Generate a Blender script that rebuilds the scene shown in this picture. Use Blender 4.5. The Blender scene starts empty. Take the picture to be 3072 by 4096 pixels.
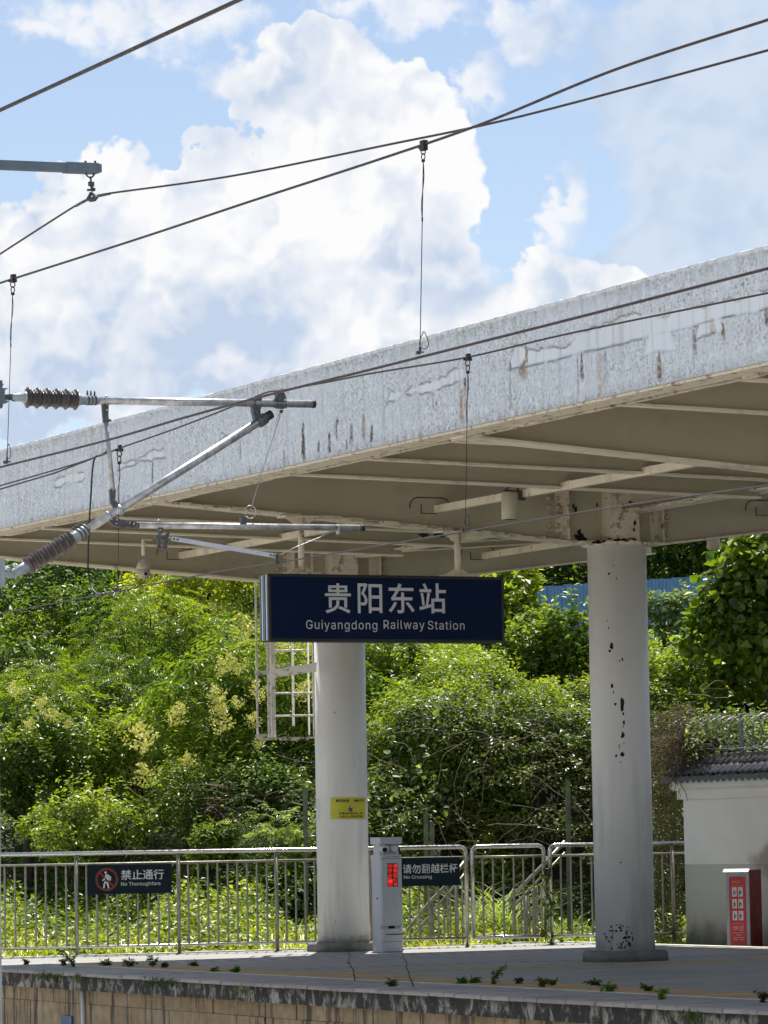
import bpy, math, random
import numpy as np
from mathutils import Vector, Matrix, noise as mnoise

rnd = random.Random(7)
rng = np.random.default_rng(11)
SC = bpy.context.scene
COL = SC.collection

# ------------------------------------------------------------------ camera
H = 1.22                       # eye height above the platform paving
F = 16200.0                    # focal length in photo pixels (photo 3072 x 4096)
PITCH = math.atan(1334.0 / F)
ROLL = math.radians(1.0)
CAM = Vector((0, 0, H))
hv = Vector((1, 0, 0)); wv = Vector((0, -math.sin(PITCH), math.cos(PITCH)))
fv = Vector((0, math.cos(PITCH), math.sin(PITCH)))
rv = hv * math.cos(ROLL) - wv * math.sin(ROLL)
uv = hv * math.sin(ROLL) + wv * math.cos(ROLL)
cd = bpy.data.cameras.new("camera"); cam = bpy.data.objects.new("camera", cd); COL.objects.link(cam)
cd.sensor_fit = 'HORIZONTAL'; cd.sensor_width = 36.0; cd.lens = F / 3072 * 36.0
cd.clip_start = 0.5; cd.clip_end = 6000
m = Matrix((rv, uv, -fv)).transposed().to_4x4(); m.translation = CAM
cam.matrix_world = m
SC.camera = cam

# ------------------------------------------------------------------ light
SUN_EL, SUN_AZ = math.radians(66), math.radians(2)   # azimuth clockwise from +Y (the way the camera looks)
sd = bpy.data.lights.new("sun", 'SUN'); so = bpy.data.objects.new("sun", sd); COL.objects.link(so)
sd.energy = 5.0; sd.angle = math.radians(0.53); sd.color = (1.0, 0.95, 0.86)
sunv = Vector((math.sin(SUN_AZ) * math.cos(SUN_EL), math.cos(SUN_AZ) * math.cos(SUN_EL), math.sin(SUN_EL)))
so.rotation_euler = sunv.to_track_quat('Z', 'Y').to_euler()

SC.view_settings.view_transform = 'Standard'; SC.view_settings.look = 'None'
SC.view_settings.exposure = 0.72; SC.view_settings.gamma = 1.0
SC.view_settings.use_curve_mapping = False
SC.render.engine = 'CYCLES'
SC.cycles.max_bounces = 5; SC.cycles.diffuse_bounces = 4; SC.cycles.glossy_bounces = 2; SC.cycles.transmission_bounces = 2; SC.cycles.transparent_max_bounces = 4
SC.cycles.use_adaptive_sampling = True; SC.cycles.adaptive_threshold = 0.025; SC.cycles.caustics_reflective = False; SC.cycles.caustics_refractive = False
SC.cycles.use_denoising = True

# ---- node helpers
class NT:
    def __init__(s, nt): s.nt = nt; s.nt.nodes.clear()
    def n(s, t, **k):
        nd = s.nt.nodes.new(t)
        for a, b in k.items(): setattr(nd, a, b)
        return nd
    def l(s, a, b): s.nt.links.new(a, b)
    def inp(s, sock, v):
        if v is None: return
        if isinstance(v, bpy.types.NodeSocket): s.l(v, sock)
        else:
            if isinstance(v, (tuple, list)) and len(v) == 3 and sock.type == 'RGBA': v = (*v, 1)
            sock.default_value = v
    def math(s, op, a, b=None, c=None, clamp=False):
        nd = s.n('ShaderNodeMath', operation=op); nd.use_clamp = clamp
        s.inp(nd.inputs[0], a); s.inp(nd.inputs[1], b); s.inp(nd.inputs[2], c)
        return nd.outputs[0]
    def vmath(s, op, a, b=None):
        nd = s.n('ShaderNodeVectorMath', operation=op)
        s.inp(nd.inputs[0], a)
        if b is not None: s.inp(nd.inputs[1], b)
        return nd.outputs[0] if op not in ('DOT_PRODUCT', 'LENGTH', 'DISTANCE') else nd.outputs[1]
    def mix(s, fac, a, b, blend='MIX'):
        nd = s.n('ShaderNodeMix', data_type='RGBA', blend_type=blend)
        s.inp(nd.inputs[0], fac); s.inp(nd.inputs[6], a); s.inp(nd.inputs[7], b)
        return nd.outputs[2]
    def ramp(s, fac, a, b, c=0.0, d=1.0):      # smooth map range a..b to c..d
        nd = s.n('ShaderNodeMapRange', interpolation_type='SMOOTHSTEP')
        s.inp(nd.inputs[0], fac); nd.inputs[1].default_value = a; nd.inputs[2].default_value = b
        nd.inputs[3].default_value = c; nd.inputs[4].default_value = d
        return nd.outputs[0]
    def noise(s, vec, scale, detail=4, rough=0.55, dist=0.0, col=False, dim='3D'):
        nd = s.n('ShaderNodeTexNoise', noise_dimensions=dim); s.inp(nd.inputs['Vector'], vec)
        nd.inputs['Scale'].default_value = scale; nd.inputs['Detail'].default_value = detail
        nd.inputs['Roughness'].default_value = rough; nd.inputs['Distortion'].default_value = dist
        return nd.outputs[1 if col else 0]
    def scalev(s, vec, sc, loc=(0, 0, 0)):
        nd = s.n('ShaderNodeMapping'); s.inp(nd.inputs[0], vec)
        nd.inputs['Scale'].default_value = sc; nd.inputs['Location'].default_value = loc
        return nd.outputs[0]

# ------------------------------------------------------------------ world: physical sky with cumulus
world = bpy.data.worlds.new("World"); SC.world = world; world.use_nodes = True
w = NT(world.node_tree)
sky = w.n('ShaderNodeTexSky', sky_type='NISHITA'); sky.sun_disc = False
sky.sun_elevation = SUN_EL; sky.sun_rotation = SUN_AZ; sky.altitude = 1100
sky.air_density = 1.0; sky.dust_density = 0.9; sky.ozone_density = 2.0
tc = w.n('ShaderNodeTexCoord')
sep = w.n('ShaderNodeSeparateXYZ'); w.l(tc.outputs['Generated'], sep.inputs[0])
az = w.math('ARCTAN2', sep.outputs[0], sep.outputs[1])
el = w.math('ARCSINE', sep.outputs[2])
# q: sky position in degrees-like units, 1 unit = 0.01 rad
cmb = w.n('ShaderNodeCombineXYZ'); w.l(w.math('MULTIPLY', az, 100.0), cmb.inputs[0]); w.l(w.math('MULTIPLY', el, 100.0), cmb.inputs[1])
q0 = cmb.outputs[0]
def sky_q(x, y):               # where in the sky a cloud stands (azimuth, elevation, in 0.01 rad)
    d = (fv + rv * ((x - 1536) / F) + uv * ((2048 - y) / F)).normalized()
    return math.atan2(d.x, d.y) * 100, math.asin(d.z) * 100
d1 = w.noise(q0, 0.50, 3, 0.5, col=True, dim='2D')
d2 = w.noise(q0, 2.0, 4, 0.6, col=True, dim='2D')
off = w.vmath('ADD', w.vmath('MULTIPLY', w.vmath('SUBTRACT', d1, (0.5, 0.5, 0.5)), (2.2, 2.2, 0)),
              w.vmath('MULTIPLY', w.vmath('SUBTRACT', d2, (0.5, 0.5, 0.5)), (0.48, 0.48, 0)))
q = w.vmath('ADD', q0, off)
def ell(qv, cx, cy, rx, ry, amp=1.0):
    qx, qy = sky_q(cx, cy)
    v = w.vmath('MULTIPLY', w.vmath('SUBTRACT', qv, (qx, qy, 0)), (162.0 / rx, 162.0 / ry, 0))
    r = w.vmath('LENGTH', v)
    return w.math('MULTIPLY', w.math('SUBTRACT', 1.0, r), amp)
def blobs(lst):
    cur = None
    for e in lst:
        o = ell(q, *e)
        if cur is None: cur = o
        else:
            nd = w.n('ShaderNodeMath', operation='SMOOTH_MAX'); nd.inputs[2].default_value = 0.12
            w.l(cur, nd.inputs[0]); w.l(o, nd.inputs[1]); cur = nd.outputs[0]
    return cur
CUM = [(420, 1000, 460, 440), (1000, 1150, 1000, 520), (1420, 1100, 520, 560), (1350, 560, 430, 400), (1250, 320, 330, 250),
       (870, 720, 200, 180), (60, 1180, 360, 420), (1600, 480, 280, 260), (1700, 900, 250, 420), (2250, 1230, 440, 190), (250, 1500, 500, 260)]
WISP = [(560, 60, 620, 170), (2130, 100, 330, 190), (1000, 300, 220, 160), (2270, 880, 90, 330), (1900, 330, 110, 170), (150, 120, 200, 90), (1650, 30, 420, 120)]
RIGHT = [(3000, 300, 760, 420), (2980, 900, 560, 460), (3080, 700, 560, 560), (2560, 1120, 240, 220)]
fb = w.noise(q0, 1.0, 6, 0.58, dim='2D')
fb2 = w.noise(q, 1.8, 5, 0.55, dim='2D')
def edge(b, lo, hi, k=0.5):
    return w.ramp(w.math('ADD', b, w.math('MULTIPLY', w.math('SUBTRACT', fb, 0.5), k)), lo, hi)
mc = edge(blobs(CUM), 0.02, 0.11, 0.42)
mw = w.math('MULTIPLY', edge(blobs(WISP), 0.0, 0.75, 1.5), 0.82)
mr = w.math('MULTIPLY', edge(blobs(RIGHT), 0.0, 0.22, 0.30), 0.93)
# the rest of the sky carries the same kind of broken cloud
gen = w.noise(tc.outputs['Generated'], 4.2, 4, 0.6)
far = w.math('ABSOLUTE', w.math('SUBTRACT', az, 0.0))
outm = w.math('MAXIMUM', w.ramp(far, 0.13, 0.2), w.ramp(el, 0.23, 0.3))
mg = w.math('MULTIPLY', w.ramp(gen, 0.49, 0.60), outm)
# relief of the cloud heads: brighter towards the upper left of each billow
qa = w.vmath('ADD', q, (0.0, 0.0, 0.0)); qb = w.vmath('ADD', q, (-0.22, 0.42, 0.0))
def bil(v):
    vo = w.n('ShaderNodeTexVoronoi', feature='SMOOTH_F1', voronoi_dimensions='2D'); w.l(v, vo.inputs['Vector']); vo.inputs['Scale'].default_value = 0.33
    vo.inputs['Detail'].default_value = 2.0; vo.inputs['Roughness'].default_value = 0.6; vo.inputs['Smoothness'].default_value = 0.5
    return vo.outputs[0]
relief = w.math('SUBTRACT', bil(qb), bil(qa))
soft = w.noise(q0, 0.34, 3, 0.5, dim='2D')
lit = w.math('ADD', 0.66, w.math('MULTIPLY', relief, 1.15))
lit = w.math('ADD', lit, w.math('MULTIPLY', w.math('SUBTRACT', soft, 0.5), 2.3))
lit = w.math('ADD', lit, w.math('MULTIPLY', w.math('SUBTRACT', fb2, 0.5), 0.12))
lit = w.math('ADD', lit, w.ramp(el, 0.106, 0.150, -0.50, 0.10), clamp=True)
ccol = w.mix(lit, (0.335, 0.40, 0.505), (0.595, 0.595, 0.60))
rcol = w.mix(w.math('MULTIPLY', lit, 0.6), (0.32, 0.395, 0.505), (0.47, 0.51, 0.57))
skyc = w.mix(1.0, sky.outputs[0], (0.100, 0.092, 0.087), 'MULTIPLY')
skyc = w.mix(0.25, skyc, (0.29, 0.33, 0.41))      # thin high haze
c = w.mix(mw, skyc, ccol)
c = w.mix(mr, c, rcol)
c = w.mix(mc, c, ccol)
c = w.mix(mg, c, ccol)
# below the horizon the sky light is that of hazy ground
c = w.mix(w.ramp(el, -0.02, 0.01), (0.22, 0.24, 0.20), c)
bg = w.n('ShaderNodeBackground'); w.l(c, bg.inputs[0]); bg.inputs[1].default_value = 1.0
wo = w.n('ShaderNodeOutputWorld'); w.l(bg.outputs[0], wo.inputs[0])
world.cycles.sampling_method = 'MANUAL'; world.cycles.sample_map_resolution = 256

# ------------------------------------------------------------------ frames of the place
TH = math.radians(26.2)        # the tracks run this far left of the view
CT, ST = math.cos(TH), math.sin(TH)
# track frame: p = distance across the tracks, t = distance along them, z = height over the platform
def toW(v): return Vector((v[0] * CT - v[1] * ST, v[0] * ST + v[1] * CT, v[2]))
def toT(v): return Vector((v[0] * CT + v[1] * ST, -v[0] * ST + v[1] * CT, v[2]))
def ray(x, y): return fv + rv * ((x - 1536) / F) + uv * ((2048 - y) / F)
rayT = lambda x, y: toT(ray(x, y))
def on_p(x, y, p): d = rayT(x, y); return toT(CAM) + d * (p / d.x)
def on_t(x, y, t): d = rayT(x, y); return toT(CAM) + d * (t / d.y)
def on_z(x, y, z=0.0): d = rayT(x, y); return toT(CAM) + d * ((z - H) / d.z)
def on_Y(x, y, Y): d = ray(x, y); return CAM + d * (Y / d.y)

# ------------------------------------------------------------------ mesh building
class MB:
    def __init__(s): s.v = []; s.f = []; s.sm = []; s.mi = []; s.cur = 0
    def add(s, vs, fs, smooth=False):
        o = len(s.v); s.v.extend(tuple(a) for a in vs)
        for f in fs: s.f.append(tuple(i + o for i in f)); s.sm.append(smooth); s.mi.append(s.cur)
        return s
    def box(s, a, b):
        x0, y0, z0 = a; x1, y1, z1 = b
        return s.add([(x0,y0,z0),(x1,y0,z0),(x1,y1,z0),(x0,y1,z0),(x0,y0,z1),(x1,y0,z1),(x1,y1,z1),(x0,y1,z1)],
                     [(0,3,2,1),(4,5,6,7),(0,1,5,4),(1,2,6,5),(2,3,7,6),(3,0,4,7)])
    def cbox(s, c, h, rot=None):       # centre, half sizes, optional Matrix
        vs = []
        for sz in (-1, 1):
            for sx, sy in ((-1,-1),(1,-1),(1,1),(-1,1)):
                v = Vector((sx*h[0], sy*h[1], sz*h[2]))
                if rot: v = rot @ v
                vs.append(v + Vector(c))
        return s.add(vs, [(0,3,2,1),(4,5,6,7),(0,1,5,4),(1,2,6,5),(2,3,7,6),(3,0,4,7)])
    def bar(s, a, b, w_, h_, up=(0, 0, 1), ins=0.0):   # rectangular bar from a to b
        a = Vector(a); b = Vector(b); d = (b - a).normalized(); up = Vector(up)
        sd_ = d.cross(up).normalized(); u2 = sd_.cross(d).normalized()
        R = Matrix((sd_, d, u2)).transposed()
        return s.cbox((a + b) / 2, (w_ / 2, (b - a).length / 2, h_ / 2), R)
    def tube(s, pts, r, n=8, cap=True):
        pts = [Vector(p) for p in pts]; k = len(pts)
        rs = [r] * k if not hasattr(r, '__len__') else list(r)
        vs = []; fs = []; ref = None
        for i, p in enumerate(pts):
            d = (pts[min(i + 1, k - 1)] - pts[max(i - 1, 0)])
            d = d.normalized() if d.length > 1e-9 else Vector((0, 0, 1))
            if ref is None:
                ref = Vector((0, 0, 1)) if abs(d.z) < 0.9 else Vector((1, 0, 0))
            a = d.cross(ref); 
            if a.length < 1e-6: a = d.cross(Vector((0.3, 0.7, 0.1)))
            a.normalize(); b = a.cross(d).normalized(); ref = b
            for j in range(n):
                t_ = 2 * math.pi * j / n
                vs.append(p + (a * math.cos(t_) + b * math.sin(t_)) * rs[i])
        for i in range(k - 1):
            for j in range(n):
                j2 = (j + 1) % n
                fs.append((i*n+j, i*n+j2, (i+1)*n+j2, (i+1)*n+j))
        s.add(vs, fs, True)
        if cap:
            o = len(s.v) - len(vs)
            s.f.append(tuple(o + j for j in reversed(range(n)))); s.sm.append(False); s.mi.append(s.cur)
            s.f.append(tuple(o + (k-1)*n + j for j in range(n))); s.sm.append(False); s.mi.append(s.cur)
        return s
    def lathe(s, a, axis, prof, n=16):     # prof: (distance along axis, radius)
        a = Vector(a); ax = Vector(axis).normalized()
        return s.tube_prof([a + ax * h for h, _ in prof], ax, [r for _, r in prof], n)
    def tube_prof(s, pts, ax, rs, n):
        ref = Vector((0, 0, 1)) if abs(ax.z) < 0.9 else Vector((1, 0, 0))
        a = ax.cross(ref).normalized(); b = a.cross(ax).normalized()
        vs = []; fs = []
        for p, r in zip(pts, rs):
            for j in range(n):
                t_ = 2*math.pi*j/n; vs.append(p + (a*math.cos(t_) + b*math.sin(t_))*r)
        k = len(pts)
        for i in range(k-1):
            for j in range(n):
                j2 = (j+1) % n; fs.append((i*n+j, i*n+j2, (i+1)*n+j2, (i+1)*n+j))
        fs.append(tuple(reversed(range(n)))); fs.append(tuple((k-1)*n+j for j in range(n)))
        return s.add(vs, fs, True)
    def prism(s, poly, ext):               # poly: 3-D points, ext: vector
        n = len(poly); ext = Vector(ext)
        vs = [Vector(p) for p in poly] + [Vector(p) + ext for p in poly]
        fs = [tuple(reversed(range(n))), tuple(range(n, 2*n))] + [(i, (i+1) % n, n+(i+1) % n, n+i) for i in range(n)]
        return s.add(vs, fs)
    def build(s, name, mat, parent=None, org=None, rot=True):
        """verts are in the track frame (rot True) or world frame; org = the parent's origin in that frame"""
        o_ = Vector(parent['_o']) if parent is not None and '_o' in parent else Vector(org or (0, 0, 0))
        me = bpy.data.meshes.new(name)
        me.from_pydata([(v[0]-o_.x, v[1]-o_.y, v[2]-o_.z) for v in s.v], [], s.f)
        me.polygons.foreach_set('use_smooth', s.sm); me.update()
        mats = mat if isinstance(mat, (list, tuple)) else [mat]
        for m_ in mats: me.materials.append(m_)
        if len(mats) > 1: me.polygons.foreach_set('material_index', s.mi)
        ob = bpy.data.objects.new(name, me); COL.objects.link(ob)
        if parent is not None: ob.parent = parent
        else:
            place(ob, o_, rot)
        return ob
def place(ob, o_, rot=True, extra=0.0):
    ob['_o'] = tuple(o_)
    ob.location = toW(o_) if rot else Vector(o_)
    ob.rotation_euler = (0, 0, (TH if rot else 0) + extra)
def tag(o, label=None, cat=None, group=None, kind=None):
    if label: o['label'] = label
    if cat: o['category'] = cat
    if group: o['group'] = group
    if kind: o['kind'] = kind
    return o
def thing(name, label, cat, org, group=None, rot=True):
    o = bpy.data.objects.new(name, None); COL.objects.link(o); o.empty_display_size = 0.2
    place(o, Vector(org), rot); return tag(o, label, cat, group)
def child_copy(src, parent, loc=None):
    c_ = src.copy(); COL.objects.link(c_); c_.parent = parent
    if loc is not None: c_.location = loc
    return c_
def struct(mb, name, mat, org=(0, 0, 0), rot=True):
    return tag(mb.build(name, mat, None, org, rot), kind='structure')

# ------------------------------------------------------------------ materials
def mat_new(name):
    m_ = bpy.data.materials.new(name); m_.use_nodes = True; return m_, NT(m_.node_tree)
def finish(t, bsdf, disp=None):
    o = t.n('ShaderNodeOutputMaterial'); t.l(bsdf, o.inputs[0]); 
def basic(name, col, rough=0.6, metal=0.0, var=0.25, scale=3.0, dirt=None, dscale=2.0, damt=0.5, bump=0.0, bscale=40, spec=0.5, emit=None, estr=0.0, stretch=(1, 1, 1)):
    m_, t = mat_new(name)
    tcn = t.n('ShaderNodeTexCoord'); co = t.scalev(tcn.outputs['Object'], stretch)
    nz = t.noise(co, scale, 6, 0.6)
    dark = tuple(c_ * (1 - var) for c_ in col); lite = tuple(min(1, c_ * (1 + var * 0.6)) for c_ in col)
    cc = t.mix(t.ramp(nz, 0.3, 0.7), dark, lite)
    if dirt is not None:
        dn = t.noise(co, dscale, 8, 0.7)
        cc = t.mix(t.math('MULTIPLY', t.ramp(dn, 0.5, 0.66), damt), cc, dirt)
    b = t.n('ShaderNodeBsdfPrincipled'); t.l(cc, b.inputs['Base Color'])
    b.inputs['Metallic'].default_value = metal
    t.l(t.ramp(t.noise(co, scale * 3, 4), 0.2, 0.8, max(0.02, rough - 0.12), min(1, rough + 0.12)), b.inputs['Roughness'])
    b.inputs['Specular IOR Level'].default_value = spec
    if emit is not None:
        b.inputs['Emission Color'].default_value = (*emit, 1); b.inputs['Emission Strength'].default_value = estr
    if bump:
        bn = t.n('ShaderNodeBump'); bn.inputs['Strength'].default_value = bump; bn.inputs['Distance'].default_value = 0.01
        t.l(t.noise(co, bscale, 5, 0.6), bn.inputs['Height']); t.l(bn.outputs[0], b.inputs['Normal'])
    finish(t, b.outputs[0]); return m_

M = {}
M['beige'] = basic('beige_paint', (0.82, 0.755, 0.62), 0.62, var=0.10, scale=1.2, dirt=(0.24, 0.18, 0.10), dscale=3, damt=0.35, bump=0.1, bscale=30)
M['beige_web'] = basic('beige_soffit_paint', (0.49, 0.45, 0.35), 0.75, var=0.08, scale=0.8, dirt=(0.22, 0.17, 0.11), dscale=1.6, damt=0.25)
M['rusty'] = basic('flaking_beige_paint', (0.78, 0.71, 0.58), 0.7, var=0.15, scale=9, dirt=(0.10, 0.045, 0.02), dscale=9, damt=0.85, bump=0.5, bscale=40)
M['black'] = basic('black_void', (0.012, 0.012, 0.014), 0.9, var=0.1)
M['rust'] = basic('rust', (0.16, 0.075, 0.03), 0.85, var=0.5, scale=12)
M['white_paint'] = basic('white_ladder_paint', (0.80, 0.775, 0.71), 0.5, var=0.06, scale=5, dirt=(0.2, 0.12, 0.06), dscale=14, damt=0.8)
M['steel'] = basic('stainless_steel', (0.55, 0.54, 0.51), 0.26, metal=1.0, var=0.12, scale=8)
M['steel_dull'] = basic('dull_stainless_steel', (0.33, 0.31, 0.26), 0.5, metal=0.55, var=0.3, scale=10)
M['galv'] = basic('galvanised_tube', (0.50, 0.51, 0.52), 0.42, metal=0.65, var=0.3, scale=14, dirt=(0.2, 0.18, 0.15), dscale=10, damt=0.6, stretch=(1, 1, 1))
M['contact'] = basic('grey_contact_wire', (0.045, 0.045, 0.05), 0.6, metal=0.0, var=0.2)
M['alu'] = basic('aluminium_bar', (0.62, 0.66, 0.74), 0.45, metal=0.35, var=0.06)
M['iron'] = basic('dark_fitting', (0.10, 0.105, 0.11), 0.55, metal=0.4, var=0.35, scale=30)
M['bolt'] = basic('bright_bolt', (0.6, 0.6, 0.58), 0.35, metal=0.8, var=0.2)
M['wire'] = basic('copper_wire', (0.030, 0.018, 0.020), 0.5, metal=0.3, var=0.3, scale=20)
M['rubber'] = basic('black_rubber', (0.012, 0.012, 0.014), 0.5, var=0.2)
M['porcelain'] = basic('brown_porcelain', (0.060, 0.056, 0.050), 0.38, var=0.35, scale=16, dirt=(0.13, 0.12, 0.10), dscale=12, damt=0.35)
M['silicone'] = basic('grey_silicone', (0.115, 0.10, 0.09), 0.6, var=0.3, scale=14, dirt=(0.32, 0.27, 0.21), dscale=10, damt=0.45)
M['mast'] = basic('painted_mast_steel', (0.115, 0.16, 0.20), 0.5, var=0.12, scale=6, bump=0.05)
M['mast_light'] = basic('galvanised_mast', (0.38, 0.43, 0.46), 0.5, metal=0.3, var=0.15, scale=6)
M['navy'] = basic('navy_sign_face', (0.004, 0.014, 0.055), 0.6, var=0.10, scale=2, spec=0.12)
M['sign_frame'] = basic('black_sign_frame', (0.018, 0.020, 0.024), 0.45, var=0.2)
M['sign_side'] = basic('grey_sign_side', (0.12, 0.165, 0.22), 0.4, metal=0.3, var=0.1)
M['letter'] = basic('sign_lettering', (0.62, 0.64, 0.72), 0.5, var=0.04)
M['plate'] = basic('dark_green_plate', (0.007, 0.020, 0.026), 0.6, var=0.1, spec=0.15)
M['red_ring'] = basic('dull_red_print', (0.20, 0.025, 0.015), 0.5, var=0.1)
M['letter2'] = basic('plate_lettering', (0.62, 0.66, 0.66), 0.5, var=0.04)
M['kiosk'] = basic('kiosk_grey_paint', (0.52, 0.55, 0.60), 0.4, var=0.05, scale=2, dirt=(0.3, 0.3, 0.3), dscale=4, damt=0.25)
M['kiosk_cam'] = basic('white_plastic', (0.62, 0.63, 0.63), 0.35, var=0.05)
M['kiosk_dark'] = basic('dark_plastic', (0.02, 0.02, 0.022), 0.3, var=0.1)
M['led_off'] = basic('led_panel', (0.03, 0.004, 0.004), 0.4, var=0.3)
M['led'] = basic('led_red', (0.8, 0.03, 0.02), 0.5, var=0.0, emit=(1.0, 0.03, 0.015), estr=0.55)
M['yellow'] = basic('yellow_sticker', (0.55, 0.52, 0.03), 0.5, var=0.08, scale=6)
M['ink'] = basic('black_print', (0.02, 0.02, 0.015), 0.6, var=0.1)
M['white_print'] = basic('white_print', (0.75, 0.75, 0.75), 0.5, var=0.05)
M['pink_print'] = basic('pale_print', (0.75, 0.42, 0.45), 0.5, var=0.05)
M['orange_print'] = basic('orange_print', (0.75, 0.30, 0.02), 0.5, var=0.05)
M['cab_red'] = basic('cabinet_red_paint', (0.28, 0.012, 0.014), 0.4, var=0.12, scale=3)
M['cab_poster'] = basic('poster_red', (0.62, 0.04, 0.05), 0.4, var=0.06)
M['cab_frame'] = basic('cabinet_aluminium', (0.36, 0.37, 0.38), 0.4, metal=0.3, var=0.15, scale=8)
M['lamp_white'] = basic('lamp_enamel', (0.50, 0.46, 0.37), 0.4, var=0.06)
M['dome'] = basic('camera_housing', (0.48, 0.45, 0.38), 0.4, var=0.08, dirt=(0.2, 0.16, 0.1), dscale=20, damt=0.5)
M['blue_sheet'] = basic('blue_corrugated_sheet', (0.20, 0.37, 0.62), 0.5, var=0.12, scale=1.5, dirt=(0.03, 0.04, 0.06), dscale=1.5, damt=0.5, stretch=(3, 3, 0.4))
M['blue_plate'] = basic('blue_plate', (0.03, 0.13, 0.24), 0.5, var=0.3)
M['bark'] = basic('bark', (0.060, 0.048, 0.034), 0.9, var=0.4, scale=20, bump=0.6, bscale=60)
M['dry'] = basic('dry_vine', (0.19, 0.15, 0.09), 0.9, var=0.45, scale=6)
M['stem'] = basic('green_stem', (0.07, 0.085, 0.03), 0.7, var=0.3)
M['concrete_post'] = basic('mossy_concrete', (0.15, 0.17, 0.12), 0.9, var=0.35, scale=8, bump=0.4)
M['razor'] = basic('razor_wire_steel', (0.20, 0.205, 0.205), 0.5, metal=0.3, var=0.3, scale=20)
M['tile_dark'] = basic('dark_roof_tile', (0.050, 0.054, 0.066), 0.42, var=0.4, scale=9, dirt=(0.02, 0.02, 0.02), dscale=20, damt=0.6, bump=0.3)
M['ridge'] = basic('weathered_ridge', (0.15, 0.135, 0.11), 0.85, var=0.45, scale=14, bump=0.5)

def m_leaf(name, a, b, c_, trans=0.45, gloss=0.5, scale=0.5):
    """a dark, b mid, c bright; each leaf its own tone, patches of tone through the crown"""
    m_, t = mat_new(name)
    g = t.n('ShaderNodeNewGeometry')
    ri = g.outputs['Random Per Island']
    big = t.noise(g.outputs['Position'], scale, 4, 0.6)
    f_ = t.math('ADD', t.math('MULTIPLY', ri, 0.62), t.math('MULTIPLY', t.ramp(big, 0.36, 0.66), 0.5), clamp=True)
    cc = t.mix(t.ramp(f_, 0.05, 0.55), a, b); cc = t.mix(t.ramp(f_, 0.5, 1.0), cc, c_)
    di = t.n('ShaderNodeBsdfDiffuse'); t.l(cc, di.inputs[0])
    tr = t.n('ShaderNodeBsdfTranslucent')
    tcc = t.mix(1.0, cc, (1.7, 1.6, 0.45), 'MULTIPLY'); t.l(tcc, tr.inputs[0])
    mx = t.n('ShaderNodeMixShader'); mx.inputs[0].default_value = trans
    t.l(di.outputs[0], mx.inputs[1]); t.l(tr.outputs[0], mx.inputs[2])
    gl = t.n('ShaderNodeBsdfGlossy'); gl.inputs[0].default_value = (1, 1, 1, 1); gl.inputs['Roughness'].default_value = 0.38
    fr = t.n('ShaderNodeLayerWeight'); fr.inputs[0].default_value = 0.12
    m2 = t.n('ShaderNodeMixShader'); t.l(t.math('MULTIPLY_ADD', fr.outputs[1], 0.06, 0.022), m2.inputs[0])
    t.l(mx.outputs[0], m2.inputs[1]); t.l(gl.outputs[0], m2.inputs[2])
    finish(t, m2.outputs[0]); return m_
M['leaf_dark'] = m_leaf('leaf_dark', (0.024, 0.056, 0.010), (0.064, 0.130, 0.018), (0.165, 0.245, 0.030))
M['leaf_mid'] = m_leaf('leaf_mid', (0.034, 0.076, 0.009), (0.112, 0.190, 0.019), (0.275, 0.355, 0.042))
M['leaf_bright'] = m_leaf('leaf_bright', (0.056, 0.105, 0.010), (0.190, 0.270, 0.023), (0.385, 0.450, 0.055))
M['leaf_yellow'] = m_leaf('leaf_yellow', (0.120, 0.180, 0.012), (0.270, 0.335, 0.020), (0.430, 0.470, 0.050))
M['leaf_brown'] = m_leaf('leaf_brown', (0.035, 0.036, 0.014), (0.085, 0.085, 0.028), (0.18, 0.165, 0.055), trans=0.25)
M['leaf_grey'] = m_leaf('leaf_grey', (0.08, 0.15, 0.05), (0.18, 0.26, 0.11), (0.36, 0.44, 0.25))
M['flower'] = m_leaf('panicle_yellow', (0.46, 0.47, 0.12), (0.62, 0.62, 0.20), (0.78, 0.77, 0.32), trans=0.12)
# ================================================================== materials of the large structure
def pos_mat(name, build):
    m_, t = mat_new(name); g = t.n('ShaderNodeNewGeometry'); sep_ = None
    # position in the track frame
    vr = t.n('ShaderNodeVectorRotate', rotation_type='Z_AXIS'); vr.inputs['Angle'].default_value = -TH
    t.l(g.outputs['Position'], vr.inputs[0])
    b = t.n('ShaderNodeBsdfPrincipled'); build(t, vr.outputs[0], b); finish(t, b.outputs[0]); return m_
def f_wall(t, P, b):
    oi = t.n('ShaderNodeObjectInfo')
    base = t.mix(oi.outputs['Random'], (0.37, 0.275, 0.155), (0.47, 0.365, 0.225))
    fine = t.noise(P, 9, 6, 0.65)
    base = t.mix(t.ramp(fine, 0.35, 0.7), t.mix(1.0, base, (0.72, 0.70, 0.68), 'MULTIPLY'), base)
    st = t.noise(t.scalev(P, (5, 5.0, 0.45)), 1.0, 6, 0.7)
    base = t.mix(t.math('MULTIPLY', t.ramp(st, 0.50, 0.60), 0.9), base, (0.055, 0.045, 0.035))
    st2 = t.noise(t.scalev(P, (11, 11, 0.8), (3, 7, 1)), 1.0, 5, 0.6)
    base = t.mix(t.math('MULTIPLY', t.ramp(st2, 0.55, 0.75), 0.5), base, (0.36, 0.35, 0.33))
    t.l(base, b.inputs[0]); b.inputs['Roughness'].default_value = 0.85
    bn = t.n('ShaderNodeBump'); bn.inputs['Strength'].default_value = 0.4; bn.inputs['Distance'].default_value = 0.01
    t.l(fine, bn.inputs['Height']); t.l(bn.outputs[0], b.inputs['Normal'])
M['stone'] = pos_mat('tan_stone_blocks', f_wall)
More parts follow.
